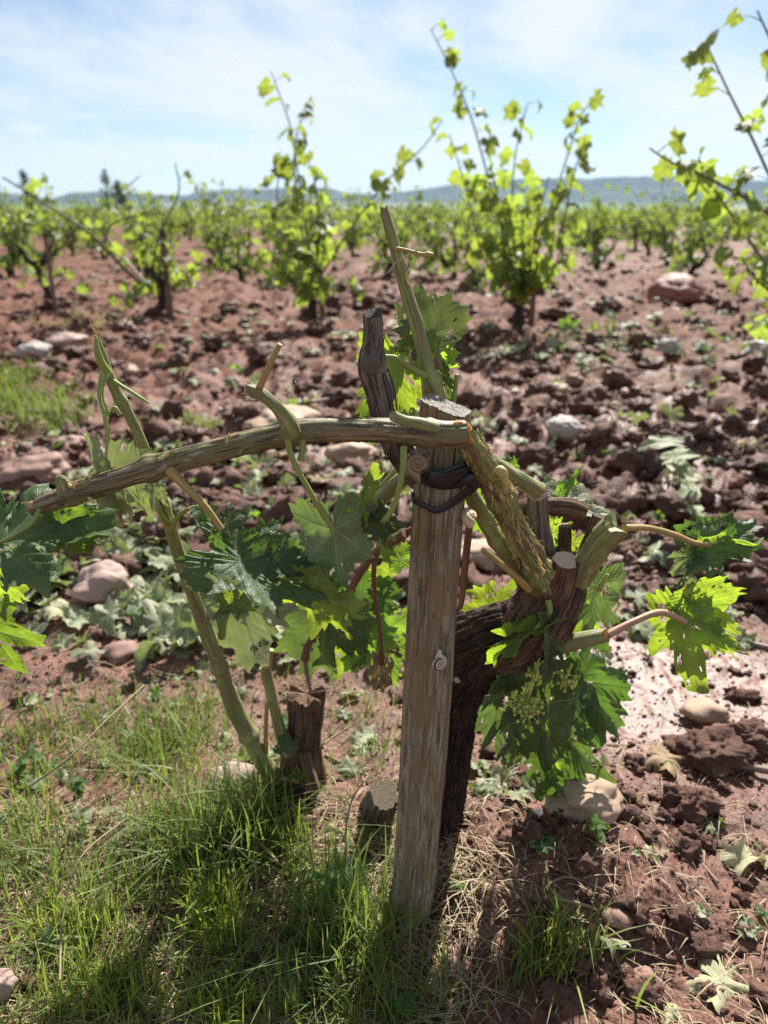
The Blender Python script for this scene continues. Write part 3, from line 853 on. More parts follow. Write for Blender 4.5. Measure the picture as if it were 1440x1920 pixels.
while k < 80:
    Y = math.exp(rng.uniform(math.log(1.25), math.log(9.5)))
    X = rng.uniform(-0.52, 0.52) * (Y + 0.3)
    s = rng.uniform(0.010, 0.026) * (1 + 0.10 * Y)
    z = float(hfull(X, Y))
    mt = mats_[rng.integers(6)]
    Mx = Matrix.Translation((X, Y, z + 0.22 * s)) @ Matrix.Rotation(rng.uniform(0, 6.28), 4, 'Z') @ Matrix.Rotation(rng.uniform(-.3, .3), 4, 'X') @ Matrix.Diagonal((s * rng.uniform(0.9, 1.35), s, s * rng.uniform(0.55, 0.85), 1))
    o = inst('field_stone', stone_mesh(40 + int(rng.integers(6)), mt, 2), Mx)
    hue = {'stone_brown': 'reddish', 'stone_pink': 'pinkish', 'stone_tan': 'tan', 'stone_grey': 'greyish'}[mt]
    where = 'near soil behind the broken vine' if Y < 2.6 else 'far soil between the vines'
    tag(o, f'small {hue} rounded stone scattered on the {where}', 'stone', f'{hue} stones on the {where}')
    k += 1
# ------------------------------------------------------------------ leaves
_TH = np.radians([0, 13, 27, 40, 54, 68, 82, 95, 108, 126, 145, 160, 172, 180])
_RR = np.array([1.0, 0.90, 0.72, 0.80, 0.90, 0.80, 0.64, 0.70, 0.78, 0.70, 0.62, 0.50, 0.30, 0.10])
def leaf_geo(seed, na=110, nr=9, tooth=0.085, nteeth=26, fold=0.10, curl=0.6, roll=0.0, wave=0.20, blister=0.035, holes=0.0, tear=0.0, wf=1.0, g=None, M4=None, m=0, size=1.0):
    """a five lobed, toothed vine leaf: stalk at the origin, tip along +Y, upper side +Z"""
    rs = np.random.default_rng(seed)
    th = np.linspace(-np.pi * 0.985, np.pi * 0.985, na)
    jit = 1 + 0.10 * rs.normal(size=len(_RR))
    jit2 = 1 + 0.10 * rs.normal(size=len(_RR)); jit2[0] = jit[0]
    rad = np.where(th < 0, np.interp(np.abs(th), _TH, _RR * jit), np.interp(np.abs(th), _TH, _RR * jit2))
    ph = (np.abs(th) / np.pi * nteeth) % 1.0
    saw = np.where(ph < .68, ph / .68, (1 - ph) / .32)
    rad = rad * (1 + tooth * (saw ** 1.3 * 2 - 1) * (0.9 + 0.7 * n2(th * 3.3 + seed, th * 0 + .5)) + .02 * n2(th * 9, th * 0 + seed))
    if tear > 0:
        rad = rad * (1 - tear * sstep(n2(th * 1.7 + seed * 3.1, np.full(na, seed * 1.3)), 0.05, 0.5))
    t = np.linspace(0, 1, nr + 1)[1:] ** 0.85
    RR, TT = t[:, None] * rad[None], np.repeat(th[None], nr, 0)
    x, y = RR * np.sin(TT), RR * np.cos(TT)
    x = np.concatenate(([0], x.ravel())); y = np.concatenate(([0], y.ravel()))
    uv2 = np.stack((x, y), -1)
    r = np.hypot(x, y); a = np.abs(np.arctan2(x, y))
    d = np.minimum(np.minimum(a, np.abs(a - 0.93)), np.abs(a - 1.86))
    ac, al = r * np.sin(d), r * np.cos(d)
    z = fold * np.abs(x) + 0.25 * fold * ac
    z = z + blister * np.sin(np.pi * (((al - ac * 0.95) * 7.5) % 1.0)) ** 0.8 * np.minimum(ac * 6, 1)
    z = z + wave * r ** 2 * n2(np.arctan2(x, y) * 1.9 + seed * 5.7, r * 1.5 + seed)
    z = z + wave * 0.6 * r * n2(x * 2.3 + seed * 1.9, y * 2.3 - seed)
    x = x * wf
    if abs(roll) > 1e-3:
        q = roll * x; x, z = np.sin(q) / roll + z * np.sin(q), (np.cos(q) - 1) / roll + z * np.cos(q)
    if abs(curl) > 1e-3:
        q = curl * y; y, z = np.sin(q) / curl + z * np.sin(q), (np.cos(q) - 1) / curl + z * np.cos(q)
    V = np.stack((x, y, z), -1) * size
    j = np.arange(na - 1)
    tri = np.stack((np.zeros(na - 1, int), 1 + j + 1, 1 + j), -1)
    ii, jj = np.meshgrid(np.arange(nr - 1), j, indexing='ij')
    b = 1 + ii * na + jj
    quad = np.stack((b, b + 1, b + na + 1, b + na), -1).reshape(-1, 4)
    if holes > 0:
        c = uv2[quad].mean(1)
        nz = n2(c[:, 0] * 4.3 + seed * 2.2, c[:, 1] * 4.3) + 0.5 * n2(c[:, 0] * 11, c[:, 1] * 11 + seed)
        cr = np.hypot(c[:, 0], c[:, 1])
        quad = quad[~((nz > 0.62 - holes * 0.5) & (cr > 0.12))]
    if M4 is not None:
        V = V @ np.array(M4)[:3, :3].T + np.array(M4)[:3, 3]
    g = g or Geo()
    g.add(V, tri, uv2[tri.ravel()], m)
    n0 = g.n - len(V)
    g.f.append(quad + n0); g.uv.append(uv2[quad.ravel()]); g.m.append(np.full(len(quad), m))
    return g
def leaf_frame(b, t, face, size=None):
    b, t = np.asarray(b, float), np.asarray(t, float)
    y = t - b; L = np.linalg.norm(y); y /= L
    f = np.asarray(face, float); z = f - y * f.dot(y); z /= np.linalg.norm(z)
    x = np.cross(y, z)
    M4 = np.eye(4); M4[:3, 0], M4[:3, 1], M4[:3, 2], M4[:3, 3] = x, y, z, b
    return M4, L
CAMF, AWAY, UPF = (0, -1, 0.25), (0, 1, 0.3), (0, -0.35, 1)
def fleaf(parent, b, t, face, mat, seed, stalk=None, stalk_mat='petiole', sr=4.0, name='leaf', label=None, grow=1.0, back=.18, **k):
    k.setdefault('tear', .28); k.setdefault('holes', .07)
    """a foreground leaf from stalk point b to tip t (px, py, Y); stalk: list of px, py, Y from the cane to b"""
    b = tuple(p + (q - p) * back for p, q in zip(b, t))
    pb, pt = W(*b), W(*t)
    M4, L = leaf_frame(pb, pt, face)
    o = obj(name, leaf_geo(seed, M4=M4, size=L * grow, **k), M[mat], parent)
    if label: o['label'] = label
    if stalk:
        g = Geo()
        pxtube(g, [(*p, sr * (1.25 if i == 0 else 1.0)) for i, p in enumerate(stalk)] + [(*b, sr * 0.9)], seg=8, n=18)
        obj('leaf_stalk', g, M[stalk_mat], parent)
    return o

def ridged(f_ang, f_len, amp, seed=0.0, fine=0.0):
    def d(s, a, r):
        p = np.stack((np.cos(a).ravel() * f_ang, np.sin(a).ravel() * f_ang, s.ravel() * f_len + seed), -1)
        v = 0.45 - 2 * np.abs(n3(p + seed))
        o = amp * v
        if fine:
            o = o + fine * (0.45 - 2 * np.abs(n3(p * np.array((3.1, 3.1, 1.6)) + 9 + seed)))
        return o.reshape(s.shape)
    return d
def nodes_at(fr, amp, width, total, extra=None):
    def d(s, a, r):
        L = s[-1, 0]
        o = np.zeros_like(s)
        for f in fr:
            o = o + r * amp * np.exp(-((s - f * L) / width) ** 2)
        if extra is not None: o = o + extra(s, a, r)
        return o
    return d
def splinters(parent, c, d, r, n, ln, mat, seed, spread=0.35, name='splinter'):
    """torn wood fibres standing off a break"""
    rs = np.random.default_rng(seed); g = Geo()
    d = np.asarray(d, float); d /= np.linalg.norm(d)
    for k in range(n):
        q = rs.normal(size=3); q -= d * q.dot(d); q /= np.linalg.norm(q)
        p0 = np.asarray(c) + q * r * rs.uniform(0.15, 0.95) - d * r * 0.6
        e = p0 + (d + q * spread * rs.uniform(0, 1)) * ln * rs.uniform(0.4, 1.0)
        w0 = r * rs.uniform(0.12, 0.34)
        tube(g, [p0, (p0 + e) / 2 + q * r * 0.05, e], [w0, w0 * 0.8, w0 * 0.12], seg=5, n=5, flat=0.5)
    return obj(name, g, M[mat], parent)

# ------------------------------------------------------------------ the broken vine in front
STK = ground_hit(775, 1748)
SY = STK[1] + 0.025
trunk_foot = W(812, 1612, 0.79)
vine = empty('broken_grapevine', (trunk_foot[0], trunk_foot[1], float(hbase(trunk_foot[0], trunk_foot[1]))))
tag(vine, 'old bush vine with snapped cane and torn leaves leaning behind the front stake', 'grapevine')
g = Geo()
pxtube(g, [(800, 1680, .79, 58), (812, 1600, .79, 52), (822, 1500, .79, 47), (838, 1390, .785, 46), (848, 1310, .78, 50), (874, 1232, .77, 62), (920, 1198, .76, 60), (970, 1180, .755, 56), (1010, 1160, .75, 58), (1040, 1115, .75, 50)],
       seg=140, n=300, disp=lambda s, a, r: ridged(6.5, 11, .0030, 2.0, .0024)(s, a, r) + ridged(3.5, 55, .0045, 8.0, .0015)(s, a, r))
trunk = obj('trunk', g, M['bark_black'], vine)
g = Geo()
pxtube(g, [(905, 1235, .745, 12), (950, 1225, .738, 38), (1000, 1175, .735, 58), (1035, 1120, .735, 56), (1060, 1070, .74, 42), (1072, 1035, .745, 26)],
       seg=120, n=150, disp=lambda s, a, r: ridged(7.5, 10, .0022, 5.0, .0018)(s, a, r) + ridged(3.0, 40, .0034, 4.0, .001)(s, a, r))
head = obj('head', g, M['bark_brown'], vine)
# peeling strips of bark on the trunk and the head, laid on the wood itself
def bark_strips(parent, path, n, seed, mat, wmm=(.5, 1.8), lmm=(25, 80), lift=.0022, joined=None, amp=.002):
    rs = np.random.default_rng(seed)
    pts = [W(a, b, y) for a, b, y, _ in path]; rad = [m_at(q[3], p) for q, p in zip(path, pts)]
    S_ = spline(np.hstack((np.array(pts), np.array(rad)[:, None])), 160)
    C, r = S_[:, :3], S_[:, 3]; T, N, B = frames(C)
    L = np.concatenate(([0], np.cumsum(np.linalg.norm(np.diff(C, axis=0), axis=1))))
    for k in range(n):
        l = rs.uniform(*lmm) / 1000; s0 = rs.uniform(.06, .92) * L[-1]; an = rs.uniform(0, 6.28); tw = rs.normal() * .35
        P = []; up = rs.uniform(.3, 1.0) * lift * (3.5 if rs.random() < .18 else 1); m = 6
        for q in range(m):
            t = q / (m - 1); s_ = min(L[-1] * .995, s0 + l * t)
            i = int(np.searchsorted(L, s_)); i = min(i, 159)
            a_ = an + tw * t + .25 * rs.normal() * t * .4
            off = r[i] + amp * .2 + up * (abs(t - .5) * 2) ** 2
            P.append(C[i] + (N[i] * math.cos(a_) + B[i] * math.sin(a_)) * off)
        wd = rs.uniform(*wmm) / 1000
        g = joined or Geo()
        tube(g, P, [wd * .4, wd, wd, wd * .9, wd * .7, wd * .2], seg=5, n=8, flat=.4)
        if joined is None: obj('bark_strip', g, M[mat], parent)
TRUNKP = [(800, 1680, .79, 58), (812, 1600, .79, 52), (822, 1500, .79, 47), (838, 1390, .785, 46), (848, 1310, .78, 50), (874, 1232, .77, 62), (920, 1198, .76, 60), (970, 1180, .755, 56), (1010, 1160, .75, 58), (1040, 1115, .75, 50)]
HEADP = [(905, 1235, .745, 12), (950, 1225, .738, 38), (1000, 1175, .735, 58), (1035, 1120, .735, 56), (1060, 1070, .74, 42), (1072, 1035, .745, 26)]
bark_strips(trunk, TRUNKP, 70, 1, 'bark_black')
bark_strips(trunk, TRUNKP, 26, 2, 'bark_brown', (.4, 1.2))
bark_strips(head, HEADP, 50, 3, 'bark_brown', (.5, 1.6), (18, 60))
fg = Geo(); bark_strips(None, TRUNKP, 420, 4, None, (.15, .5), (12, 50), .004, fg); fo = obj('bark_fibres', fg, M['bark_brown'], trunk); fo['kind'] = 'stuff'
fg = Geo(); bark_strips(None, HEADP, 260, 5, None, (.15, .5), (12, 45), .004, fg); fo = obj('bark_fibres', fg, M['bark_grey'], head); fo['kind'] = 'stuff'
fg = Geo(); bark_strips(None, [(790, 900, .735, 24), (752, 850, .715, 25), (722, 790, .70, 23), (708, 735, .695, 22), (697, 685, .692, 24), (700, 640, .692, 17), (699, 588, .692, 16)], 90, 6, None, (.3, .9), (15, 50), .0015, fg); fo = obj('bark_fibres', fg, M['bark_grey'], vine); fo['kind'] = 'stuff'
def spur(path, mat, capmat, parent=vine, disp=None, n=40, seg=40, name='spur', ends=None, slant=None):
    g = Geo()
    C, T = pxtube(g, path, seg=seg, n=n, disp=disp, capm=1, ends=ends)
    return obj(name, g, [M[mat], M[capmat]], parent), C, T
rg = ridged(4.5, 22, .0009, 1.0, .0004)
spur([(1022, 1110, .745, 26), (1018, 1040, .742, 24), (1010, 985, .738, 21), (1007, 925, .734, 19)], 'bark_grey', 'cut_grey', disp=rg, ends=lambda a: .003 * np.cos(a))
spur([(1030, 1070, .765, 22), (1005, 1000, .775, 20), (985, 955, .775, 17), (1030, 950, .77, 17), (1070, 952, .765, 18), (1100, 962, .76, 15)], 'bark_brown', 'cut_tan', disp=rg, n=60)
spur([(1030, 1130, .728, 34), (1048, 1090, .716, 30), (1062, 1050, .706, 24)], 'bark_brown', 'cut_grey', disp=rg)
spur([(1075, 1090, .745, 24), (1100, 1040, .75, 18), (1126, 968, .752, 15)], 'bark_brown', 'cut_grey', disp=rg)
spur([(1060, 1080, .77, 14), (1058, 1040, .775, 13), (1060, 985, .775, 12)], 'bark_brown', 'cut_tan', disp=rg)
# old grey spur rising left of the stake
spur([(790, 900, .735, 24), (752, 850, .715, 25), (722, 790, .70, 23), (708, 735, .695, 22), (697, 685, .692, 26), (700, 640, .692, 18), (699, 588, .692, 17)], 'bark_grey', 'cut_grey', disp=ridged(4.2, 16, .0016, 4.0, .0007), n=90, seg=64,
     ends=lambda a: .004 * np.cos(a + 1.0))
g = Geo()
kn = W(695, 683, .668); rk = m_at(19, kn)
v, f = lump(3, 5, 0.25, 1.6, 0.12); g.add(v * rk * np.array((1, .8, 1)) + kn, f)
obj('knot', g, M['bark_grey'], vine)
for pth in ([(722, 700, .685, 3), (735, 735, .68, 4.5), (733, 775, .685, 2)], [(726, 690, .69, 2), (738, 725, .688, 3), (744, 770, .69, 1.5)]):
    g = Geo(); pxtube(g, pth, seg=6, n=12, flat=.4); obj('bark_strip', g, M['bark_grey'], vine)

# torn green cane F and the snapped cane G that hangs from it
g = Geo()
fd0 = ridged(2.2, 30, .0030, 7.0, .0012)
fd1 = ridged(6, 14, .0010, 3.0, .0005)
fd = lambda s, a, r: fd0(s, a, r) + fd1(s, a, r)
pxtube(g, [(1026, 1118, .722, 18), (1015, 1090, .715, 29), (990, 1035, .70, 26), (965, 990, .69, 22), (940, 935, .675, 25), (918, 890, .66, 24), (890, 845, .645, 23), (872, 812, .638, 22)],
       seg=48, n=110, disp=nodes_at((.16, .62, .80), .22, .006, 0, fd), ends=lambda a: .006 * np.sin(a * 2 + .5))
torn = obj('cane', g, M['cane_torn'], vine)
torn['label'] = 'green cane torn open by hail, with pale scars'
splinters(torn, W(874, 812, .637), W(868, 785, .637) - W(885, 840, .64), m_at(22, W(874, 812, .637)), 12, .017, 'splinter_orange', 4, .25)
splinters(torn, W(945, 925, .66), W(900, 850, .64) - W(960, 960, .68), m_at(20, W(945, 925, .66)), 9, .020, 'splinter', 5, .5)
splinters(torn, W(1000, 1060, .69), W(960, 980, .67) - W(1020, 1100, .71), m_at(24, W(1000, 1060, .69)), 8, .026, 'splinter', 6, .3)
g = Geo(); pxtube(g, [(922, 885, .648, 9), (940, 884, .643, 10), (949, 905, .645, 7), (948, 922, .65, 3)], seg=12, n=14, disp=ridged(1.6, 60, .0015, 4)); obj('bud_scar', g, M['splinter'], torn)

g = Geo()
pxtube(g, [(872, 812, .628, 24), (840, 815, .626, 25), (790, 812, .624, 24), (740, 808, .622, 22.5), (680, 806, .62, 21.5), (600, 806, .616, 22), (555, 810, .615, 24), (500, 820, .613, 22), (400, 846, .61, 21.5), (300, 873, .606, 22.5), (235, 893, .603, 20), (160, 918, .60, 21), (122, 932, .60, 18), (80, 946, .60, 16.5), (60, 953, .60, 16.5)],
       seg=44, n=260, disp=nodes_at((.085, .40, .715, .90), .20, .006, 0, ridged(3.4, 15, .0013, 3.0, .0008)))
cane = obj('cane', g, M['cane'], vine)
cane['label'] = 'long snapped cane lying across the stake top, hail scarred'
splinters(cane, W(866, 806, .626), (1, -.3, .2), m_at(20, W(866, 806, .626)), 8, .010, 'splinter_orange', 14, .3)
GP = [(872, 812, .628, 24), (790, 812, .624, 24), (680, 806, .62, 21.5), (555, 810, .615, 24), (500, 820, .613, 22), (400, 846, .61, 21.5), (300, 873, .606, 22.5), (160, 918, .60, 21), (80, 946, .60, 16.5)]
fg = Geo(); bark_strips(None, GP, 150, 11, None, (.12, .55), (8, 40), .0010, fg, amp=.0006); fo = obj('peeling_fibres', fg, M['bark_grey'], cane); fo['kind'] = 'stuff'
fg = Geo(); bark_strips(None, GP, 60, 12, None, (.12, .5), (5, 18), .0012, fg, amp=.0006); fo = obj('torn_fibres', fg, M['splinter'], cane); fo['kind'] = 'stuff'
FP = [(1015, 1090, .715, 29), (990, 1035, .70, 26), (965, 990, .69, 22), (940, 935, .675, 25), (918, 890, .66, 24), (890, 845, .645, 23), (876, 820, .638, 22)]
fg = Geo(); bark_strips(None, FP, 110, 13, None, (.2, .9), (8, 34), .0028, fg, amp=.001); fo = obj('torn_fibres', fg, M['splinter'], torn); fo['kind'] = 'stuff'
fg = Geo(); bark_strips(None, FP, 60, 14, None, (.2, 1.0), (8, 30), .0020, fg, amp=.001); fo = obj('peeling_fibres', fg, M['cane'], torn); fo['kind'] = 'stuff'
# pieces on the snapped cane
g = Geo(); pxtube(g, [(820, 803, .613, 10), (790, 795, .61, 12), (760, 789, .607, 10), (737, 780, .605, 10)], seg=20, n=22, ends=lambda a: .002 * np.cos(a)); obj('bud_stub', g, M['cane_green'], cane)
g = Geo(); C, T = pxtube(g, [(548, 812, .605, 18), (540, 792, .60, 17), (520, 765, .597, 13), (492, 740, .595, 12), (468, 730, .594, 13)], seg=24, n=40, disp=rg, ends=lambda a: .004 * np.sin(2 * a)); obj('side_shoot', g, M['cane_green'], cane)
splinters(cane, C[-1], T[-1], .005, 9, .008, 'splinter', 7, .7)
g = Geo(); pxtube(g, [(487, 726, .593, 7), (503, 690, .59, 6.5), (525, 645, .588, 4.5)], seg=8, n=14); obj('torn_stalk', g, M['petiole_tan'], cane)
g = Geo(); pxtube(g, [(567, 815, .61, 9), (567, 840, .606, 6), (564, 864, .605, 7)], seg=9, n=12); obj('torn_stalk', g, M['petiole'], cane)
g = Geo(); pxtube(g, [(318, 880, .60, 12), (345, 910, .595, 8.5), (380, 945, .59, 7.5), (416, 992, .588, 6)], seg=10, n=24); obj('torn_stalk', g, M['petiole_tan'], cane)
g = Geo(); pxtube(g, [(128, 930, .60, 20), (122, 915, .597, 15), (116, 902, .595, 11), (108, 892, .593, 5)], seg=14, n=18, disp=ridged(2.5, 60, .0014, 2)); obj('bud_stub', g, M['cane_green'], cane)
splinters(cane, W(135, 905, .593), (0, -.2, 1), .005, 8, .009, 'splinter', 17, .8)
for a in ([(300, 862, .60, 5), (318, 850, .598, 3), (325, 838, .597, 1.5)], [(425, 830, .605, 4), (430, 818, .60, 2.5), (428, 812, .60, 1)], [(165, 930, .595, 5), (172, 938, .59, 4), (176, 945, .59, 2)]):
    g = Geo(); pxtube(g, a, seg=7, n=8); obj('bud', g, M['splinter'], cane)

# second green cane behind and its upper piece
g = Geo(); pxtube(g, [(1005, 1090, .735, 18), (965, 1055, .725, 17), (925, 1000, .715, 16), (895, 950, .705, 15), (878, 915, .70, 13), (866, 880, .70, 12)], seg=26, n=50, disp=nodes_at((.45,), .25, .006, 0, rg)); back = obj('cane', g, M['cane_green'], vine)
g = Geo(); pxtube(g, [(915, 862, .69, 13), (950, 884, .695, 15), (985, 905, .70, 15), (1012, 922, .702, 17)], seg=22, n=34, disp=rg); obj('side_shoot', g, M['cane_green'], back)
splinters(back, W(1018, 915, .70), (.5, 0, .9), .006, 10, .009, 'splinter', 8, .9)
g = Geo(); pxtube(g, [(992, 1104, .70, 9), (960, 1075, .69, 7), (905, 1030, .68, 5)], seg=9, n=18); obj('torn_stalk', g, M['petiole_tan'], torn)
# stout green stub at the right of the head
g = Geo(); C, T = pxtube(g, [(1086, 1085, .72, 24), (1098, 1060, .712, 25), (1118, 1030, .704, 23), (1136, 1005, .70, 25), (1153, 988, .697, 26)], seg=44, n=50, disp=ridged(2.0, 30, .0024, 6.0, .001), ends=lambda a: .007 * np.sin(2 * a + 1)); stub = obj('cane_stub', g, M['cane_green'], vine)
splinters(stub, C[-1], T[-1], .011, 18, .010, 'splinter', 9, .6)
# shoot low at right with a pink leaf stalk
g = Geo(); pxtube(g, [(1000, 1225, .735, 20), (1050, 1210, .73, 17), (1100, 1198, .725, 15), (1140, 1190, .722, 13)], seg=20, n=34, disp=rg); low = obj('cane', g, M['cane_green'], vine)
splinters(low, W(1138, 1190, .715), (1, 0, .3), .005, 8, .007, 'splinter_orange', 10, .7)

# upright broken shoot behind the stake
g = Geo()
pxtube(g, [(850, 880, .735, 14), (838, 800, .735, 14), (822, 745, .735, 13.5), (806, 700, .735, 16), (792, 650, .735, 13.5), (775, 590, .735, 12.5), (757, 530, .735, 11.5), (742, 470, .735, 10.5), (729, 425, .735, 9.5), (720, 394, .735, 8.5)],
       seg=26, n=120, disp=nodes_at((.36, .80), .28, .006, 0, ridged(3, 20, .0005, 8)), ends=lambda a: .004 * np.sin(3 * a))
upr = obj('cane', g, M['cane_green'], vine)
upr['label'] = 'upright green shoot with a splintered tip behind the stake'
splinters(upr, W(720, 394, .735), (-.1, 0, 1), .0045, 9, .006, 'splinter_orange', 11, .3)
g = Geo(); pxtube(g, [(740, 466, .73, 4.5), (765, 470, .725, 3.5), (790, 477, .72, 4), (803, 478, .718, 6), (813, 477, .717, 3)], seg=7, n=24); obj('torn_stalk', g, M['petiole_tan'], upr)
for a in ([(746, 492, .73, 1.6), (770, 475, .725, 1.2), (795, 458, .72, 1.0), (820, 434, .715, .6)], [(748, 485, .73, 1.6), (736, 500, .728, 1.0), (722, 516, .726, .6)], [(766, 535, .73, 1.6), (762, 515, .727, 1.2), (780, 488, .722, .8)]):
    g = Geo(); pxtube(g, a, seg=5, n=14); obj('tendril', g, M['splinter'], upr)
g = Geo(); pxtube(g, [(800, 765, .745, 7), (797, 730, .745, 7), (795, 700, .745, 6)], seg=9, n=10); obj('side_shoot', g, M['petiole_pink'], upr)
g = Geo(); pxtube(g, [(848, 765, .745, 5), (853, 735, .745, 4.5), (857, 702, .745, 4)], seg=8, n=10); obj('torn_stalk', g, M['petiole'], upr)
g = Geo(); pxtube(g, [(800, 705, .73, 9), (770, 690, .725, 6), (745, 672, .72, 5), (722, 668, .715, 4)], seg=9, n=22); obj('leaf_stalk', g, M['petiole'], upr)
g = Geo(); pxtube(g, [(826, 690, .73, 5), (820, 672, .728, 3.5), (822, 660, .727, 3), (830, 655, .726, 2)], seg=7, n=14); obj('tendril', g, M['twig'], upr)

HI = dict(na=190, nr=12, nteeth=12)
fleaf(upr, (800, 652, .755), (846, 525, .77), AWAY, 'leaf_dull', 101, curl=.3, wf=.8, tear=.2, **HI)
fleaf(upr, (772, 650, .77), (776, 520, .79), (.6, 1, .2), 'leaf_dull', 102, curl=.4, wf=.42, roll=1.0, **HI)
fleaf(upr, (742, 655, .75), (745, 792, .745), (0, 1, .1), 'leaf_bright', 103, curl=.25, wf=.95, holes=.18, grow=1.05, **HI)
fleaf(upr, (812, 690, .75), (856, 650, .75), (0, 1, .3), 'leaf_bright', 104, curl=.7, wf=1.0, tear=.3, **HI)
fleaf(upr, (826, 690, .74), (850, 755, .74), (1, .5, 0), 'leaf_dark', 105, curl=.3, wf=.5, **HI)
fleaf(upr, (720, 735, .755), (655, 795, .76), (.4, .2, 1), 'leaf', 106, curl=.9, wf=.6, roll=.8, **HI)
fleaf(upr, (765, 775, .745), (770, 815, .74), CAMF, 'leaf_wilted', 107, curl=1.6, wf=.8, **HI)

splinters(cane, W(62, 952, .60), (-1, 0, -.3), .007, 14, .010, 'splinter', 27, .4)
# leaves along the snapped cane
fleaf(cane, (-45, 1030, .60), (190, 975, .60), (.0, -.42, 1.0), 'leaf_dark', 110, curl=.35, wf=.85, blister=.05, grow=1.1, fold=.05, label='dark leaf with a silvery sheen at the cane end', stalk=[(78, 948, .597), (55, 985, .585)], **HI)
fleaf(cane, (95, 985, .61), (212, 1005, .61), (.1, -1, .4), 'leaf', 111, curl=.3, wf=.75, tear=.3, **HI)
fleaf(cane, (-22, 1090, .63), (58, 1105, .63), AWAY, 'leaf_bright', 112, curl=.6, grow=1.15, wf=1.0, **HI)
fleaf(cane, (-25, 1160, .63), (30, 1265, .63), (.1, -1, .3), 'leaf', 113, curl=.4, wf=.8, holes=.1, grow=1.1, **HI)
fleaf(cane, (-30, 1130, .66), (30, 1180, .66), AWAY, 'leaf_wilted', 114, curl=.5, **HI)
fleaf(cane, (205, 855, .68), (220, 1000, .68), (-.5, -1, .1), 'leaf_wilted', 115, curl=.35, wf=.62, roll=2.2, fold=.3, wave=.2, stalk=[(192, 700, .70), (186, 740, .69), (198, 790, .685)], label='limp grey green leaf hanging behind the cane', **HI)
fleaf(cane, (228, 862, .69), (255, 985, .69), (.6, -1, .1), 'leaf_wilted', 116, curl=.4, wf=.55, roll=1.8, fold=.3, wave=.2, **HI)
fleaf(cane, (285, 905, .66), (268, 975, .655), (-.6, -1, .2), 'leaf_wilted', 117, curl=.8, wf=.5, roll=1.5, **HI)
fleaf(cane, (288, 905, .66), (316, 955, .66), (.6, -1, .3), 'leaf_wilted', 118, curl=.9, wf=.5, roll=1.5, **HI)
fleaf(cane, (416, 995, .60), (465, 945, .61), (-.2, -.8, .7), 'leaf_dull', 120, curl=.5, wf=.7, holes=.12, wave=.2, **HI)
fleaf(cane, (412, 1000, .60), (398, 1035, .60), (-.2, -.8, .6), 'leaf_dark', 121, curl=1.0, wf=.8, wave=.25, **HI)
fleaf(cane, (470, 1050, .63), (580, 985, .65), (-.2, -.8, .6), 'leaf_dull', 122, curl=.4, wf=.75, **HI)
fleaf(cane, (412, 1038, .605), (628, 1118, .60), (.25, -.55, .85), 'leaf_dark', 123, curl=.25, wf=.62, blister=.04, wave=.22, fold=.05, grow=1.0, label='dark blistered leaf at the middle of the broken cane', **HI)
fleaf(cane, (560, 1100, .605), (668, 1200, .60), (.5, .9, .3), 'leaf_bright', 124, curl=.2, wf=.75, holes=.12, grow=1.05, tear=.2, **HI)
fleaf(cane, (500, 1060, .61), (600, 1040, .605), (-.1, -.7, .8), 'leaf_dark', 125, curl=.7, wf=.7, blister=.045, wave=.25, **HI)
fleaf(cane, (622, 966, .61), (640, 1120, .61), (0, 1, .15), 'leaf_dull', 126, curl=.2, wf=.78, holes=.06, tear=.2, grow=1.0, stalk=[(538, 815, .603), (548, 860, .60), (580, 920, .60)], sr=5.5, label='leaf with brown hail spots hanging underside out', **HI)
fleaf(cane, (690, 960, .615), (690, 850, .62), (-.9, .5, .1), 'leaf_bright', 127, curl=1.0, wf=.42, holes=.3, wave=.35, roll=1.5, **HI)
fleaf(cane, (708, 968, .615), (748, 1020, .62), (.1, -1, .4), 'leaf_dark', 128, curl=.6, wf=.8, holes=.12, wave=.3, stalk=[(757, 838, .61), (755, 880, .60), (742, 940, .60), (724, 972, .602)], sr=5.5, **HI)
fleaf(cane, (700, 965, .62), (725, 1048, .63), (.3, 1, .2), 'leaf_bright', 129, curl=.5, wf=.45, holes=.25, wave=.3, **HI)
fleaf(cane, (655, 935, .64), (640, 985, .64), (-.4, 1, .2), 'leaf_bright', 130, curl=.6, wf=.5, holes=.2, **HI)

# leaves low between the long shoot and the stake
lowb = back
fleaf(lowb, (445, 1120, .84), (372, 1085, .86), (.2, -1, .5), 'leaf_wilted', 140, curl=.4, wf=1.0, grow=1.35, **HI)
fleaf(lowb, (440, 1110, .84), (490, 1250, .84), AWAY, 'leaf_wilted', 141, curl=.2, wf=.9, grow=1.15, **HI)
fleaf(lowb, (432, 1112, .83), (445, 1175, .82), AWAY, 'leaf_bright', 142, curl=.4, **HI)
fleaf(lowb, (612, 1130, .86), (600, 1290, .86), CAMF, 'leaf_dull', 143, curl=.3, wf=.8, grow=1.0, tear=.45, **HI)
fleaf(lowb, (660, 1110, .88), (690, 1250, .87), CAMF, 'leaf_dark', 144, curl=.3, wf=.75, grow=1.0, tear=.45, **HI)
fleaf(lowb, (690, 1175, .86), (735, 1290, .86), (.1, 1, .3), 'leaf', 145, curl=.3, wf=.9, holes=.22, **HI)
fleaf(lowb, (655, 1190, .87), (640, 1280, .87), (.1, 1, .3), 'leaf_bright', 146, curl=.3, wf=.9, holes=.08, **HI)
fleaf(lowb, (700, 1080, .87), (745, 1070, .88), (.1, 1, .3), 'leaf_bright', 147, curl=.5, wf=.9, **HI)
fleaf(lowb, (705, 1125, .86), (765, 1110, .86), CAMF, 'leaf_dark', 148, curl=.7, wf=.9, **HI)
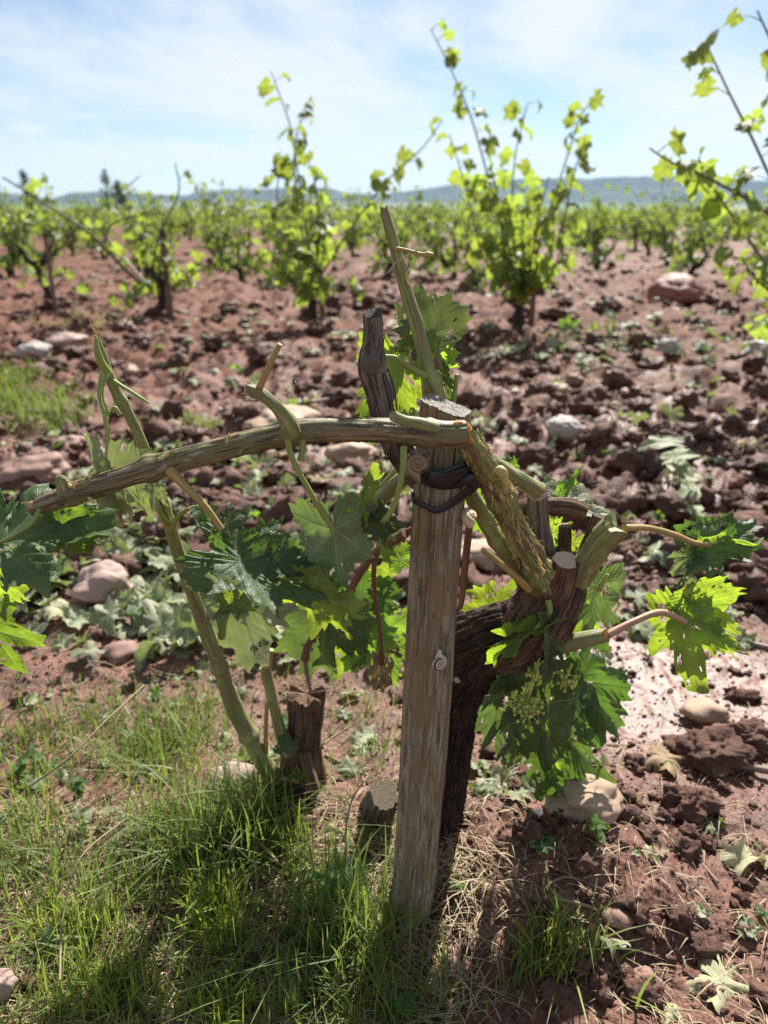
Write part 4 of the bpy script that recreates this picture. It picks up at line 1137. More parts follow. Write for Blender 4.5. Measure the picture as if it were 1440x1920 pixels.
fleaf(lowb, (755, 1060, .86), (725, 1010, .87), CAMF, 'leaf', 149, curl=.7, wf=.9, **HI)
for pth, mt in (([(760, 1000, .76, 10), (700, 1040, .78, 8), (660, 1100, .80, 7), (620, 1160, .82, 6), (580, 1205, .84, 6), (572, 1235, .85, 9)], 'wine_stem'),
                ([(790, 985, .76, 7), (740, 1010, .77, 6), (705, 1045, .78, 5), (702, 1110, .79, 4.5), (712, 1180, .80, 4), (716, 1245, .81, 5)], 'wine_stem'),
                ([(880, 985, .745, 7), (872, 1060, .745, 7), (866, 1120, .745, 6), (862, 1140, .75, 5)], 'wine_stem'),
                ([(572, 1230, .85, 5), (575, 1260, .85, 4), (583, 1300, .85, 3)], 'twig'),
                ([(775, 880, .735, 12), (735, 915, .74, 15), (690, 955, .76, 13), (655, 985, .79, 11)], 'cane_green'),
                ([(745, 880, .75, 7), (715, 915, .76, 6), (690, 955, .77, 5)], 'petiole'),
                ([(415, 1195, .84, 8), (422, 1150, .835, 7), (440, 1112, .84, 5)], 'petiole')):
    g = Geo(); pxtube(g, pth, seg=10, n=34, disp=rg if mt == 'cane_green' else None); obj('side_shoot', g, M[mt], lowb)
g = Geo(); c = W(718, 1268, .80)
fleaf(lowb, (716, 1240, .81), (725, 1320, .81), (.5, -1, .1), 'leaf_dead', 150, curl=.8, wf=.4, roll=2.5, wave=.4, label='shrivelled brown leaf on a thin red stalk')

# leaves round the head
fleaf(stub, (1308, 1032, .76), (1430, 975, .77), (-.1, -.75, .75), 'leaf_dark', 160, curl=.5, wf=.7, blister=.045, wave=.25, tear=.2, stalk=[(1172, 990, .70), (1215, 990, .715), (1265, 1003, .735), (1300, 1018, .75)], stalk_mat='petiole_tan', sr=6, **HI)
fleaf(stub, (1306, 1032, .76), (1412, 1005, .76), (0, 1, .4), 'leaf_bright', 161, curl=.4, wf=.38, wave=.3, **HI)
fleaf(stub, (1308, 1035, .76), (1245, 1080, .755), (0, -.6, .8), 'leaf_wilted', 162, curl=1.0, wf=.55, wave=.3, **HI)
fleaf(stub, (1308, 1035, .76), (1330, 1065, .755), (0, -.6, .8), 'leaf', 163, curl=1.0, wf=.6, wave=.3, **HI)
fleaf(stub, (1305, 1040, .765), (1285, 1110, .77), (.5, -.6, .4), 'leaf_dark', 164, curl=.8, wf=.4, wave=.3, **HI)
fleaf(low, (1280, 1140, .755), (1305, 1282, .74), (.1, 1, .3), 'leaf_bright', 165, curl=.3, wf=.78, tear=.3, holes=.03, grow=1.0, stalk=[(1140, 1190, .722), (1190, 1165, .73), (1240, 1148, .742)], stalk_mat='petiole_pink', sr=6.5, label='bright backlit leaf on a pink stalk right of the vine head', **HI)
fleaf(low, (1282, 1142, .757), (1392, 1100, .765), (.1, 1, .3), 'leaf_bright', 166, curl=.4, wf=.75, tear=.2, **HI)
fleaf(low, (1290, 1150, .757), (1392, 1225, .75), (.1, 1, .3), 'leaf_bright', 167, curl=.5, wf=.55, tear=.35, **HI)
fleaf(low, (1278, 1140, .765), (1262, 1110, .77), CAMF, 'leaf_dark', 168, curl=.6, **HI)
fleaf(head, (1010, 1290, .745), (955, 1490, .76), CAMF, 'leaf_dull', 170, curl=.3, wf=.50, grow=.92, tear=.4, label='large dark leaf hanging below the vine head', **HI)
fleaf(head, (950, 1270, .77), (905, 1425, .785), (-.2, 1, .2), 'leaf_dull', 171, curl=.25, wf=.65, holes=.05, **HI)
fleaf(head, (1030, 1310, .765), (1050, 1545, .80), (.3, -1, .2), 'leaf_dark', 172, curl=.15, wf=.36, roll=.8, tear=.25, **HI)
fleaf(head, (1040, 1440, .80), (1148, 1520, .79), (.3, -.7, .7), 'leaf_dark', 173, curl=.8, wf=.5, tear=.2, label='blue green leaf draped over the tan cobble', **HI)
fleaf(head, (1068, 1250, .80), (1195, 1400, .78), (.5, -1, .3), 'leaf_dark', 174, curl=.4, wf=.62, tear=.45, **HI)
fleaf(head, (1030, 1165, .70), (897, 1232, .69), (.2, -.3, 1), 'leaf_bright', 176, curl=.5, wf=.30, wave=.3, roll=-1.0, stalk=[(1028, 1125, .70), (1030, 1150, .695)], sr=5, **HI)
fleaf(head, (1032, 1170, .70), (1040, 1300, .705), (.8, -1, .2), 'leaf_dull', 177, curl=.4, wf=.35, roll=1.2, wave=.25, **HI)
fleaf(head, (985, 1205, .72), (925, 1320, .74), (-.6, -1, .2), 'leaf_dark', 178, curl=.4, wf=.30, roll=1.2, wave=.3, **HI)
fleaf(head, (955, 1240, .79), (895, 1275, .80), (0, 1, .4), 'leaf_bright', 180, curl=.6, wf=.7, **HI)
fleaf(head, (1010, 1400, .80), (1060, 1440, .80), (0, 1, .4), 'leaf_bright', 181, curl=.6, wf=.8, **HI)
fleaf(head, (1125, 1075, .79), (1095, 1200, .775), (.3, 1, .1), 'leaf_dull', 182, curl=.3, wf=.55, roll=.8, **HI)
fleaf(head, (1100, 1120, .80), (1075, 1205, .79), (0, 1, .2), 'leaf_bright', 183, curl=.4, wf=.8, **HI)
fleaf(head, (925, 1165, .84), (950, 1075, .86), (0, 1, .2), 'leaf_bright', 184, curl=.3, wf=1.0, **HI)
fleaf(head, (1042, 940, .79), (1160, 962, .80), (0, -.35, 1), 'leaf_wilted', 185, curl=.5, wf=.6, fold=.2, **HI)
fleaf(head, (1045, 955, .78), (1110, 920, .80), (0, -.3, 1), 'leaf_wilted', 186, curl=.5, wf=.6, **HI)
fleaf(head, (1048, 945, .79), (1082, 872, .79), (-1, -.3, .2), 'leaf', 187, curl=.5, wf=.35, roll=1.0, **HI)
fleaf(head, (960, 880, .74), (952, 848, .74), (0, -1, .4), 'leaf', 188, curl=1.0, wf=.7, wave=.4, **HI)
fleaf(head, (895, 930, .735), (945, 1020, .75), (.4, 1, .1), 'leaf', 189, curl=.4, wf=.6, **HI)
fleaf(head, (1040, 1010, .80), (1000, 960, .81), (0, 1, .2), 'leaf_bright', 190, curl=.4, **HI)
fleaf(head, (1080, 1010, .80), (1050, 1060, .80), (0, 1, .2), 'leaf_bright', 191, curl=.4, **HI)
fleaf(head, (1100, 1225, .86), (1175, 1290, .86), (.3, -.5, .8), 'leaf_wilted', 192, curl=.8, wf=.7, **HI)

def cluster(px, py, Y, rpx, n, seed, label=None):
    """a torn flower cluster: branched stalk with buds"""
    rs = np.random.default_rng(seed); g = Geo()
    c = W(px, py, Y); rr = m_at(rpx, c)
    top = c + np.array((.004, 0, rr * 1.6))
    tube(g, [top, c + np.array((0, 0, rr * .4)), c + np.array((-.002, 0, -rr * .6))], [.0016, .0014, .0009], seg=6, n=10)
    sv, sf = ico(1)
    for k in range(n):
        d = rs.normal(size=3); d /= np.linalg.norm(d); d[2] *= .8
        a = c + np.array((0, 0, rs.uniform(-.5, .5) * rr)); e = a + d * rr * rs.uniform(.6, 1.05)
        tube(g, [a, (a + e) / 2 + rs.normal(size=3) * .001, e], [.0007, .0006, .0006], seg=4, n=4, cap=(False, False))
        g.add(sv * rs.uniform(.0013, .0022) * np.array((1, 1, 1.3)) + e, sf)
    return obj('flower_cluster', g, M['flower'], head)
cluster(990, 1322, .700, 34, 64, 1)
cluster(1003, 1262, .705, 20, 22, 2)
cluster(1062, 1275, .715, 22, 18, 3)
cluster(1130, 1100, .745, 16, 12, 4)
# ------------------------------------------------------------------ the stake in front
top_c = W(838, 800, SY)
base_c = np.array((STK[0] - 0.006, SY, STK[2] - 0.06))
ns, nz = 120, 260
ang = np.linspace(0, 2 * np.pi, ns, endpoint=False)
def sect(a, tw):
    # squared-off section with one planed corner
    hx, hy = 0.0230, 0.0195
    ca, sa = np.cos(a - tw), np.sin(a - tw)
    p = 5.5
    r = (np.abs(ca / hx) ** p + np.abs(sa / hy) ** p) ** (-1 / p)
    ch = 0.0243 / np.maximum(np.cos(a - tw + 0.95), 0.2)          # planed edge facing the camera's left
    r = np.minimum(r, np.where(np.cos(a - tw + 0.95) > 0.55, ch, 9))
    return r
V = np.zeros((nz, ns, 3)); S = np.linspace(0, 1, nz)
Ls = float(np.linalg.norm(top_c - base_c)) + .02
for k, s in enumerate(S):
    c = base_c + (top_c - base_c) * s * (1 + .02 / Ls) + np.array((0.0025 * math.sin(s * 5.0), 0, 0))
    wdt = 1.0 + 0.045 * math.sin(s * 3.5 + 1) - 0.05 * sstep(s, .96, 1.0)
    r = sect(ang, -0.30 - 0.12 * s) * wdt
    V[k, :, 0] = c[0] + np.cos(ang) * r; V[k, :, 1] = c[1] + np.sin(ang) * r; V[k, :, 2] = c[2]
# sloped top cut and grain relief
zt = V[-1, :, 2]
slope = (V[-1, :, 0] - top_c[0]) * -0.30 + (V[-1, :, 1] - top_c[1]) * 0.10
V[:, :, 2] += (S[:, None] ** 40) * slope[None]
aa, ss = np.meshgrid(ang, S * Ls, indexing='xy')
pn_ = np.stack((np.cos(aa).ravel() * 5.5, np.sin(aa).ravel() * 5.5, ss.ravel() * 3.0), -1)
gr = 0.0016 * n3(pn_ * (.5, .5, .9) + 11) + 0.0010 * n3(pn_) - 0.0022 * np.clip(1 - 11 * np.abs(n3(pn_ * (1.3, 1.3, .55) + 30)), 0, 1) + 0.0005 * n3(pn_ * (3.2, 3.2, 2.0) + 7)
gr = gr.reshape(nz, ns)
V[:, :, 0] += np.cos(aa) * gr; V[:, :, 1] += np.sin(aa) * gr
g = Geo()
i_, j_ = np.meshgrid(np.arange(nz - 1), np.arange(ns), indexing='ij'); j2_ = (j_ + 1) % ns
F = np.stack((i_ * ns + j_, i_ * ns + j2_, (i_ + 1) * ns + j2_, (i_ + 1) * ns + j_), -1).reshape(-1, 4)
u0, u1 = j_ / ns * .16, (j_ + 1) / ns * .16; s_ = S * Ls
UV = np.stack((np.stack((u0, s_[i_]), -1), np.stack((u1, s_[i_]), -1), np.stack((u1, s_[i_ + 1]), -1), np.stack((u0, s_[i_ + 1]), -1)), -2)
g.add(V.reshape(-1, 3), F, UV)
stake = empty('wooden_stake', (base_c[0], base_c[1], STK[2]))
tag(stake, 'weathered grey brown wooden stake standing in front of the broken vine', 'stake')
obj('post', g, M['stake'], stake)
ring = V[-1]; c = ring.mean(0)
g = Geo(); vv = [ring]; rs = np.random.default_rng(2)
for q in (.82, .62, .42, .2):
    e = c + (ring - c) * q; e[:, 2] += .0013 * n2(e[:, 0] * 420, e[:, 1] * 130) - .0008; vv.append(e)
vv = np.vstack(vv + [c[None]])
q = np.arange(ns); q2 = (q + 1) % ns
uvp = np.stack((vv[:, 0] - c[0] + .03, vv[:, 1] - c[1] - .04), -1)
for k in range(4):
    f1 = np.stack((k * ns + q, k * ns + q2, (k + 1) * ns + q2, (k + 1) * ns + q), -1); g.add(vv, f1, uvp[f1.ravel()])
f2 = np.stack((4 * ns + q, 4 * ns + q2, np.full(ns, 5 * ns)), -1); g.add(vv, f2, uvp[f2.ravel()])
obj('end_grain', g, M['stake_top'], stake)

# black tie bound round stake and cane
tie = empty('vine_tie', W(830, 900, SY)); tag(tie, 'black rubber tie wrapped round the upper stake', 'tie')
FY = SY - 0.024
def strap(path, wd, fl, name='strap', n=60):
    g = Geo()
    pts = [W(a, b, y) for a, b, y in path]
    S_ = spline(np.array(pts), n); T, N, B = frames(S_)
    # flat band: wide along the upright, thin towards the stake
    up = np.array((0, 0, 1.0))
    sidev = np.cross(T, up); sidev /= np.linalg.norm(sidev, axis=1)[:, None]
    wv = np.cross(sidev, T)
    rs = np.random.default_rng(len(path) * 7 + int(path[0][0]))
    ph = rs.uniform(0, 6)
    tw = 0.22 * np.sin(np.linspace(0, 5, n) + ph)
    wv2 = wv * np.cos(tw)[:, None] + sidev * np.sin(tw)[:, None]; sv2 = sidev * np.cos(tw)[:, None] - wv * np.sin(tw)[:, None]
    a = np.linspace(0, 2 * np.pi, 12, endpoint=False)
    hw = wd / 2 * (1 + .25 * np.sin(np.linspace(0, 7, n) + ph))
    V = S_[:, None] + wv2[:, None] * (np.cos(a)[None, :, None] * hw[:, None, None]) + sv2[:, None] * (np.sin(a)[None, :, None] * fl / 2)
    i, j = np.meshgrid(np.arange(n - 1), np.arange(12), indexing='ij'); j2 = (j + 1) % 12
    g.add(V.reshape(-1, 3), np.stack((i * 12 + j, i * 12 + j2, (i + 1) * 12 + j2, (i + 1) * 12 + j), -1).reshape(-1, 4))
    return obj(name, g, M['tie'], tie)
BY = SY + 0.026
strap([(775, 905, SY + .01), (772, 888, SY - .012), (800, 896, FY - .004), (840, 905, FY - .003), (880, 892, FY - .002), (892, 875, SY - .005), (885, 868, SY + .015), (840, 880, BY), (785, 895, BY)], .0125, .0018)
strap([(800, 886, FY - .010), (830, 888, FY - .010), (858, 876, FY - .008), (884, 862, FY - .002), (896, 856, SY), (890, 850, SY + .015)], .0085, .0016)
strap([(805, 892, FY - .013), (835, 899, FY - .012), (870, 885, FY - .010), (890, 880, FY - .006), (900, 892, FY - .002)], .011, .0016)
strap([(772, 925, SY), (775, 938, FY), (800, 950, FY - .003), (819, 957, FY - .003), (845, 945, FY - .003), (872, 925, FY - .006), (892, 912, FY - .010), (904, 905, FY - .008), (898, 893, FY - .005), (878, 898, FY - .004), (860, 910, FY - .006)], .0062, .0020, n=90)
strap([(858, 912, FY - .006), (868, 902, FY - .009), (885, 900, FY - .012), (900, 908, FY - .008)], .011, .003, 'strap_loop')

# ------------------------------------------------------------------ snails
def snail(c, r, axis, mat, label, turns=3.6, flat=0.65, spin=0.0, name='snail'):
    """a coiled shell: the whorl grows along a helix; axis points out of the spire"""
    n, seg = 150, 18
    t = np.linspace(0, turns * 2 * np.pi, n); kq = 0.12; r = r * 1.18
    grow = np.exp(kq * (t - t[-1]))
    Rw = r * 0.53 * grow; rw = r * 0.47 * grow + 1e-5
    C = np.stack((np.cos(t + spin) * Rw, np.sin(t + spin) * Rw, r * flat * (1 - grow) - r * .25), -1)
    rad = np.stack((np.cos(t + spin), np.sin(t + spin), np.zeros(n)), -1)
    a = np.linspace(0, 2 * np.pi, seg, endpoint=False)
    V = C[:, None] + rad[:, None] * (np.cos(a)[None, :, None] * rw[:, None, None]) + np.array((0, 0, 1.0)) * (np.sin(a)[None, :, None] * rw[:, None, None])
    i, j = np.meshgrid(np.arange(n - 1), np.arange(seg), indexing='ij'); j2 = (j + 1) % seg
    F = np.stack((i * seg + j, (i + 1) * seg + j, (i + 1) * seg + j2, i * seg + j2), -1).reshape(-1, 4)
    u0, u1 = j / seg, (j + 1) / seg
    UV = np.stack((np.stack((u0, i / n), -1), np.stack((u0, (i + 1) / n), -1), np.stack((u1, (i + 1) / n), -1), np.stack((u1, i / n), -1)), -2)
    q = np.array(Vector(axis).to_track_quat('Z', 'Y').to_matrix())
    e = empty(name, c); tag(e, label, 'snail')
    g = Geo(); g.add(V.reshape(-1, 3) @ q.T + c, F, UV); obj('shell', g, M[mat], e)
    g = Geo(); ringv = V[-1] @ q.T + c
    cc = ringv.mean(0); k = np.arange(seg)
    g.add(np.vstack((ringv, [cc])), np.stack((k, (k + 1) % seg, np.full(seg, seg)), -1)); obj('shell_mouth', g, M['shell_white'], e)
    return e
p = W(785, 870, FY - .012); snail(p, .0152, (-.15, -1, .25), 'shell_brown', 'brown mottled snail stuck to the stake under the cane', spin=1.0)
p = W(823, 1243, FY - .006); snail(p, .0108, (.55, -1, .1), 'shell_striped', 'white snail with dark spiral stripes halfway up the stake', spin=3.8, flat=.55)
p = W(882, 966, SY - .004); snail(p, .0105, (.7, -.4, .9), 'shell_cream', 'cream snail on the right edge of the stake', spin=0.3)
p = ground_hit(1008, 1527, hfull) + np.array((0, 0, .004)); snail(p, .0058, (.1, -.5, 1), 'shell_white', 'tiny white snail on top of the mud mound', spin=2)
p = W(857, 1274, .725); snail(p, .0046, (.1, -1, .3), 'shell_striped', 'tiny pale snail on the black trunk bark', spin=2)

# ------------------------------------------------------------------ low stumps with the long broken shoot
sb = ground_hit(560, 1480); SBY = sb[1]
st = empty('vine_stump', sb); tag(st, 'dark split vine stump with a long broken green shoot at left', 'vine stump')
g = Geo()
pxtube(g, [(566, 1500, SBY + .01, 52), (566, 1440, SBY, 40), (568, 1390, SBY, 32), (573, 1340, SBY, 31), (574, 1300, SBY, 35)], seg=90, n=70, disp=ridged(4.2, 6, .0045, 12.0, .002),
       ends=lambda a: .010 * n2(a * 3.1, a * 0 + 3) + .005 * np.cos(a * 7))
obj('stump', g, M['bark_brown'], st)
g = Geo(); pxtube(g, [(530, 1560, SBY - .04, 50), (545, 1510, SBY - .03, 58), (565, 1470, SBY - .01, 48), (590, 1440, SBY, 20)], seg=60, n=40, disp=ridged(2.2, 9, .006, 3.0, .003)); obj('root', g, M['bark_black'], st)
g = Geo(); pxtube(g, [(582, 1480, SBY - .035, 20), (572, 1440, SBY - .03, 17), (566, 1410, SBY - .028, 15)], seg=6, n=12, disp=ridged(2.2, 9, .001, 3.0)); obj('wood_flake', g, M['bark_brown'], st, smooth=False)
g = Geo()
KP = [(535, 1480, .86, 17), (500, 1440, .85, 17), (470, 1385, .845, 16), (440, 1328, .84, 16.5), (415, 1260, .83, 14), (390, 1195, .82, 14), (360, 1110, .80, 12), (330, 1025, .78, 12), (308, 950, .76, 11.5), (285, 880, .745, 11), (250, 795, .73, 10), (218, 735, .72, 10), (200, 690, .715, 9), (188, 655, .71, 7.5), (180, 628, .705, 4)]
pxtube(g, KP, seg=28, n=220, disp=nodes_at((.165, .34, .545, .90), .30, .006, 0, ridged(3, 18, .0005, 9)))
long = obj('shoot', g, M['cane_green'], st); long['label'] = 'long leaning green shoot with a splintered top'
splinters(long, W(186, 645, .708), W(174, 600, .70) - W(190, 665, .71), .0035, 6, .030, 'splinter', 21, .12)
for pth, mt in (([(205, 700, .712, 7), (190, 680, .705, 8), (182, 655, .70, 6), (180, 632, .70, 3)], 'petiole'),
                ([(213, 715, .71, 5), (238, 730, .705, 3.5), (262, 745, .70, 3.2), (279, 756, .70, 2.4)], 'petiole'),
                ([(204, 700, .71, 6), (190, 720, .70, 6), (190, 750, .70, 5), (200, 770, .70, 5), (203, 778, .70, 6)], 'petiole'),
                ([(212, 770, .705, 5), (216, 765, .70, 4), (225, 778, .70, 4)], 'petiole'),
                ([(320, 990, .765, 8), (300, 960, .75, 5), (288, 905, .74, 4)], 'petiole'),
                ([(320, 992, .765, 7), (335, 968, .75, 5), (352, 955, .745, 4), (372, 950, .74, 4)], 'petiole'),
                ([(500, 1440, .85, 5), (498, 1380, .85, 4.5), (500, 1320, .85, 4)], 'petiole_tan'),
                ([(520, 1460, .85, 4), (545, 1462, .845, 3.5), (560, 1467, .84, 3)], 'petiole_tan')):
    g = Geo(); pxtube(g, pth, seg=9, n=22); obj('torn_stalk', g, M[mt], long)
g = Geo(); C, T = pxtube(g, [(545, 1410, SBY - .02, 14), (530, 1385, .86, 12), (518, 1340, .86, 10), (505, 1285, .86, 10), (497, 1250, .86, 11)], seg=18, n=40, disp=rg); sh2 = obj('shoot', g, M['cane_green'], st)
splinters(sh2, C[-1], T[-1], .005, 7, .007, 'splinter_orange', 22, .6)
g = Geo(); pxtube(g, [(500, 1250, .858, 8), (506, 1232, .856, 6), (509, 1218, .855, 5)], seg=8, n=10); obj('torn_stalk', g, M['petiole_tan'], sh2)
fleaf(long, (535, 1405, .84), (540, 1375, .85), CAMF, 'leaf_dark', 201, curl=.4, grow=1.3)
fleaf(long, (558, 1467, .84), (562, 1432, .84), (.3, 1, .2), 'leaf_bright', 202, curl=.4, wf=.7)
fleaf(long, (372, 950, .74), (400, 985, .735), UPF, 'leaf_dark', 203, curl=1.0)
# knotted old stub next to the stake
kb = ground_hit(715, 1545)
ks = empty('old_vine_stub', kb); tag(ks, 'short grey sawn vine stub with a ring pattern left of the stake foot', 'vine stub')
g = Geo(); pxtube(g, [(694, 1590, kb[1] + .05, 26), (700, 1548, kb[1] + .035, 34), (710, 1512, kb[1] + .015, 32), (722, 1488, kb[1] - .015, 27)], seg=56, n=40, capm=1, disp=ridged(1.9, 20, .0045, 4, .002), ends=lambda a: .002 * np.cos(a))
obj('stub', g, [M['bark_grey'], M['cut_tan']], ks)

# ------------------------------------------------------------------ vines in the background
LV = []
for s in range(12):
    LV.append(leaf_geo(300 + s, na=29, nr=2, tooth=.10, nteeth=9, curl=[.5, 1.0, 1.6][s % 3], wave=.30, fold=.18, blister=0, wf=[1, .8, .6][s % 3], tear=.35 if s % 2 else .15, roll=[0, .8][s % 2]).mesh('leaf', M['leaf_far']))
LG = [(np.array([c.co[:] for c in m.vertices]), np.array([p.vertices[:] for p in m.polygons if len(p.vertices) == 3]), np.array([p.vertices[:] for p in m.polygons if len(p.vertices) == 4])) for m in LV]
def leaf_M(b, d, rs, size):
    t = b + d
    f = np.array((rs.normal() * .6, rs.normal() * .6, .8)); 
    M4, L = leaf_frame(b, t, f)
    M4 = np.array(M4); M4[:3, :3] *= size
    return M4
def shoot_leaves(C, rs, every, size, mode, parent, g, upto=1.0, start=.08, side=.10):
    """leaves with their stalks along a shoot"""
    L = np.concatenate(([0], np.cumsum(np.linalg.norm(np.diff(C, axis=0), axis=1))))
    s = start * L[-1] + rs.uniform(0, every)
    while s < L[-1] * upto:
        p = np.array([np.interp(s, L, C[:, q]) for q in range(3)])
        if rs.random() < .86:
            an = rs.uniform(0, 6.28)
            out = np.array((math.cos(an), math.sin(an), rs.uniform(-.1, .6)))
            pl = side * rs.uniform(.3, 1.0)
            b = p + out * pl
            d = out * .5 + np.array((0, 0, -1.0 + rs.uniform(0, .7)))
            sz = size * rs.uniform(.5, 1.2) * (1 - .3 * (s / L[-1]))
            M4 = leaf_M(b, d, rs, sz)
            tube(g, [p, (p + b) / 2 + (0, 0, .01), b], [.0022, .0018, .0015], seg=4, n=4, cap=(False, False))
            k = int(rs.integers(12))
            if mode == 'objects':
                inst('leaf', LV[k], Matrix(M4.tolist()), parent)
            else:
                v, t3, q4 = LG[k]
                V = v @ M4[:3, :3].T + M4[:3, 3]
                mode.add(V, t3); n0 = mode.n - len(V)
                mode.f.append(q4 + n0); mode.uv.append(np.zeros((q4.size, 2))); mode.m.append(np.zeros(len(q4)))
        s += every * rs.uniform(.5, 1.5)
def make_trunk(root, base, rs, h=.42, r=.034, arms=None):
    g = Geo()
    lean = np.array((rs.normal() * .06, rs.normal() * .05, 0))
    top = base + lean + (0, 0, h)
    tube(g, [base - (0, 0, .06), base + (0, 0, h * .35) + lean * .2 + rs.normal(size=3) * .012, base + lean * .6 + (0, 0, h * .7), top], [r * 1.5, r, r * .95, r * 1.25], seg=18, n=26, disp=ridged(2.0, 9, r * .22, float(rs.uniform(0, 50))))
    tr = obj('trunk', g, M['bark_far'], root)
    ends = []
    for k in range(arms or 3):
        an = rs.uniform(0, 6.28) if k else rs.uniform(2.6, 3.6)
        d = np.array((math.cos(an), math.sin(an) * .7, 0)) * rs.uniform(.10, .24)
        e = top + d + (0, 0, rs.uniform(.04, .14))
        g = Geo(); tube(g, [top - (0, 0, .05), top + d * .6 + (0, 0, .01), e], [r * .9, r * .65, r * .45], seg=12, n=12, disp=ridged(2.0, 14, r * .15, float(rs.uniform(0, 50))))
        obj('arm', g, M['bark_far'], root); ends.append(e)
    return top, ends
def make_vine(base, seed, label, shoots=(), nrand=6, tall=(.5, 1.0), leaf=.11, every=.065, group=None, objects=True, h=.42, bare=.15, trunk=True, name='background_grapevine'):
    rs = np.random.default_rng(seed)
    root = empty(name, base); tag(root, label, 'grapevine', group)
    top, ends = make_trunk(root, base, rs, h=h)
    fol = None if objects else Geo()
    allsh = Geo()
    def add_shoot(P, r0, ev):
        g = Geo() if objects else allsh
        C, T = tube(g, P, np.linspace(r0, r0 * .35, len(P)), seg=7, n=22)
        if objects:
            shoot = bpy.data.objects.new('shoot', None)      # filled below, so that leaf stalks join it
            sg = Geo(); 
            so = obj('shoot', Geo().add(np.zeros((3, 3)), [(0, 1, 2)]), M['shoot_far'], root)
            bpy.data.objects.remove(shoot)
            shoot_leaves(C, rs, ev, leaf, 'objects', so, g)
            old = so.data; so.data = g.mesh('shoot', M['shoot_far'], True, root_loc(root)); bpy.data.meshes.remove(old)
        else:
            shoot_leaves(C, rs, ev, leaf, fol, None, allsh)
    for sh in shoots:
        add_shoot([np.asarray(p, float) for p in sh[0]], sh[2] if len(sh) > 2 else .0085, sh[1])
    for k in range(max(2, nrand // 2)):                       # suckers and drooping shoots low on the wood
        e = base + (top - base) * rs.uniform(.45, 1.0)
        an = rs.uniform(0, 6.28); ln = rs.uniform(.22, .42)
        out = np.array((math.cos(an), math.sin(an), 0)) * ln
        add_shoot([e, e + out * .5 + (0, 0, .06), e + out * .9 + (0, 0, rs.uniform(-.08, .10)), e + out * 1.15 + (0, 0, rs.uniform(-.22, .06))], .005, every * .8)
    for k in range(nrand):
        e = ends[k % len(ends)]
        an = rs.uniform(0, 6.28); ln = rs.uniform(*tall)
        out = np.array((math.cos(an), math.sin(an), 0)) * rs.uniform(.15, .95) * ln
        P = [e, e + out * .35 + (0, 0, ln * .4), e + out * .7 + (0, 0, ln * .75), e + out * rs.uniform(.8, 1.2) + (0, 0, ln * rs.uniform(.7, 1.05))]
        add_shoot(P, .0065, every * (1 + bare * 4 * (rs.random() < .3)))
    if not objects:
        obj('shoots', allsh, M['shoot_far'], root)
        fo = obj('foliage', fol, M['leaf_far'], root); fo['kind'] = 'stuff'
    return root
def make_stake(p, h, label, group='stakes beside the background vines', w=.022, lean=0.0):
    root = empty('vine_stake', p); tag(root, label, 'stake', group)
    g = Geo()
    tube(g, [p - (0, 0, .05), p + (lean * .5, 0, h * .5), p + (lean, .005, h)], [w * 1.05, w, w * .95], seg=9, n=9, disp=ridged(1.5, 6, .0015, float(p[0] * 9)), flat=.85)
    obj('post', g, M['stake_far'], root)
    g = Geo(); t = p + (lean, .005, h - .04)
    tube(g, [t - (0, 0, .012), t + (0, 0, .012)], [w * 1.12, w * 1.12], seg=9, n=4); obj('band', g, M['tie'], root)
    return root
def PXY(l, Y0):
    """shoot traced at its own distance: rows px, py, offset of Y"""
    return [W(a, b, Y0 + dy) for a, b, dy in l]

b1 = ground_hit(968, 625); Y1 = b1[1]
make_vine(b1, 1, 'tall leafy vine right of the front vine, one bare shoot leaning far left', [
    (PXY([(975, 545, 0), (955, 470, -.1), (920, 350, -.2), (885, 225, -.25), (850, 140, -.3), (808, 55, -.3)], Y1), .05),
    (PXY([(980, 540, 0), (962, 430, .1), (965, 300, .15), (990, 192, .2)], Y1), .055),
    (PXY([(990, 540, 0), (1020, 430, 0), (1055, 320, .1), (1090, 215, .1), (1118, 185, .1)], Y1), .042),
    (PXY([(992, 540, 0), (1045, 450, -.2), (1075, 330, -.3), (1100, 250, -.3)], Y1), .042),
    (PXY([(960, 545, 0), (900, 450, .2), (870, 340, .3), (842, 250, .3)], Y1), .042),
    (PXY([(975, 545, 0), (950, 480, -.3), (935, 400, -.4), (925, 330, -.4)], Y1), .042),
    (PXY([(985, 545, 0), (1000, 470, -.3), (1010, 400, -.4), (1030, 330, -.4)], Y1), .042),
    (PXY([(975, 560, 0), (930, 520, -.2), (905, 480, -.3), (890, 430, -.3)], Y1), .075),
    (PXY([(985, 560, 0), (1030, 520, -.2), (1050, 470, -.3), (1060, 410, -.3)], Y1), .075)], nrand=3, tall=(.35, .7), every=.08, leaf=.12, h=.34)
make_stake(ground_hit(996, 612), .62, 'wooden stake behind the tall leafy vine')
b2 = ground_hit(588, 617); Y2 = b2[1]
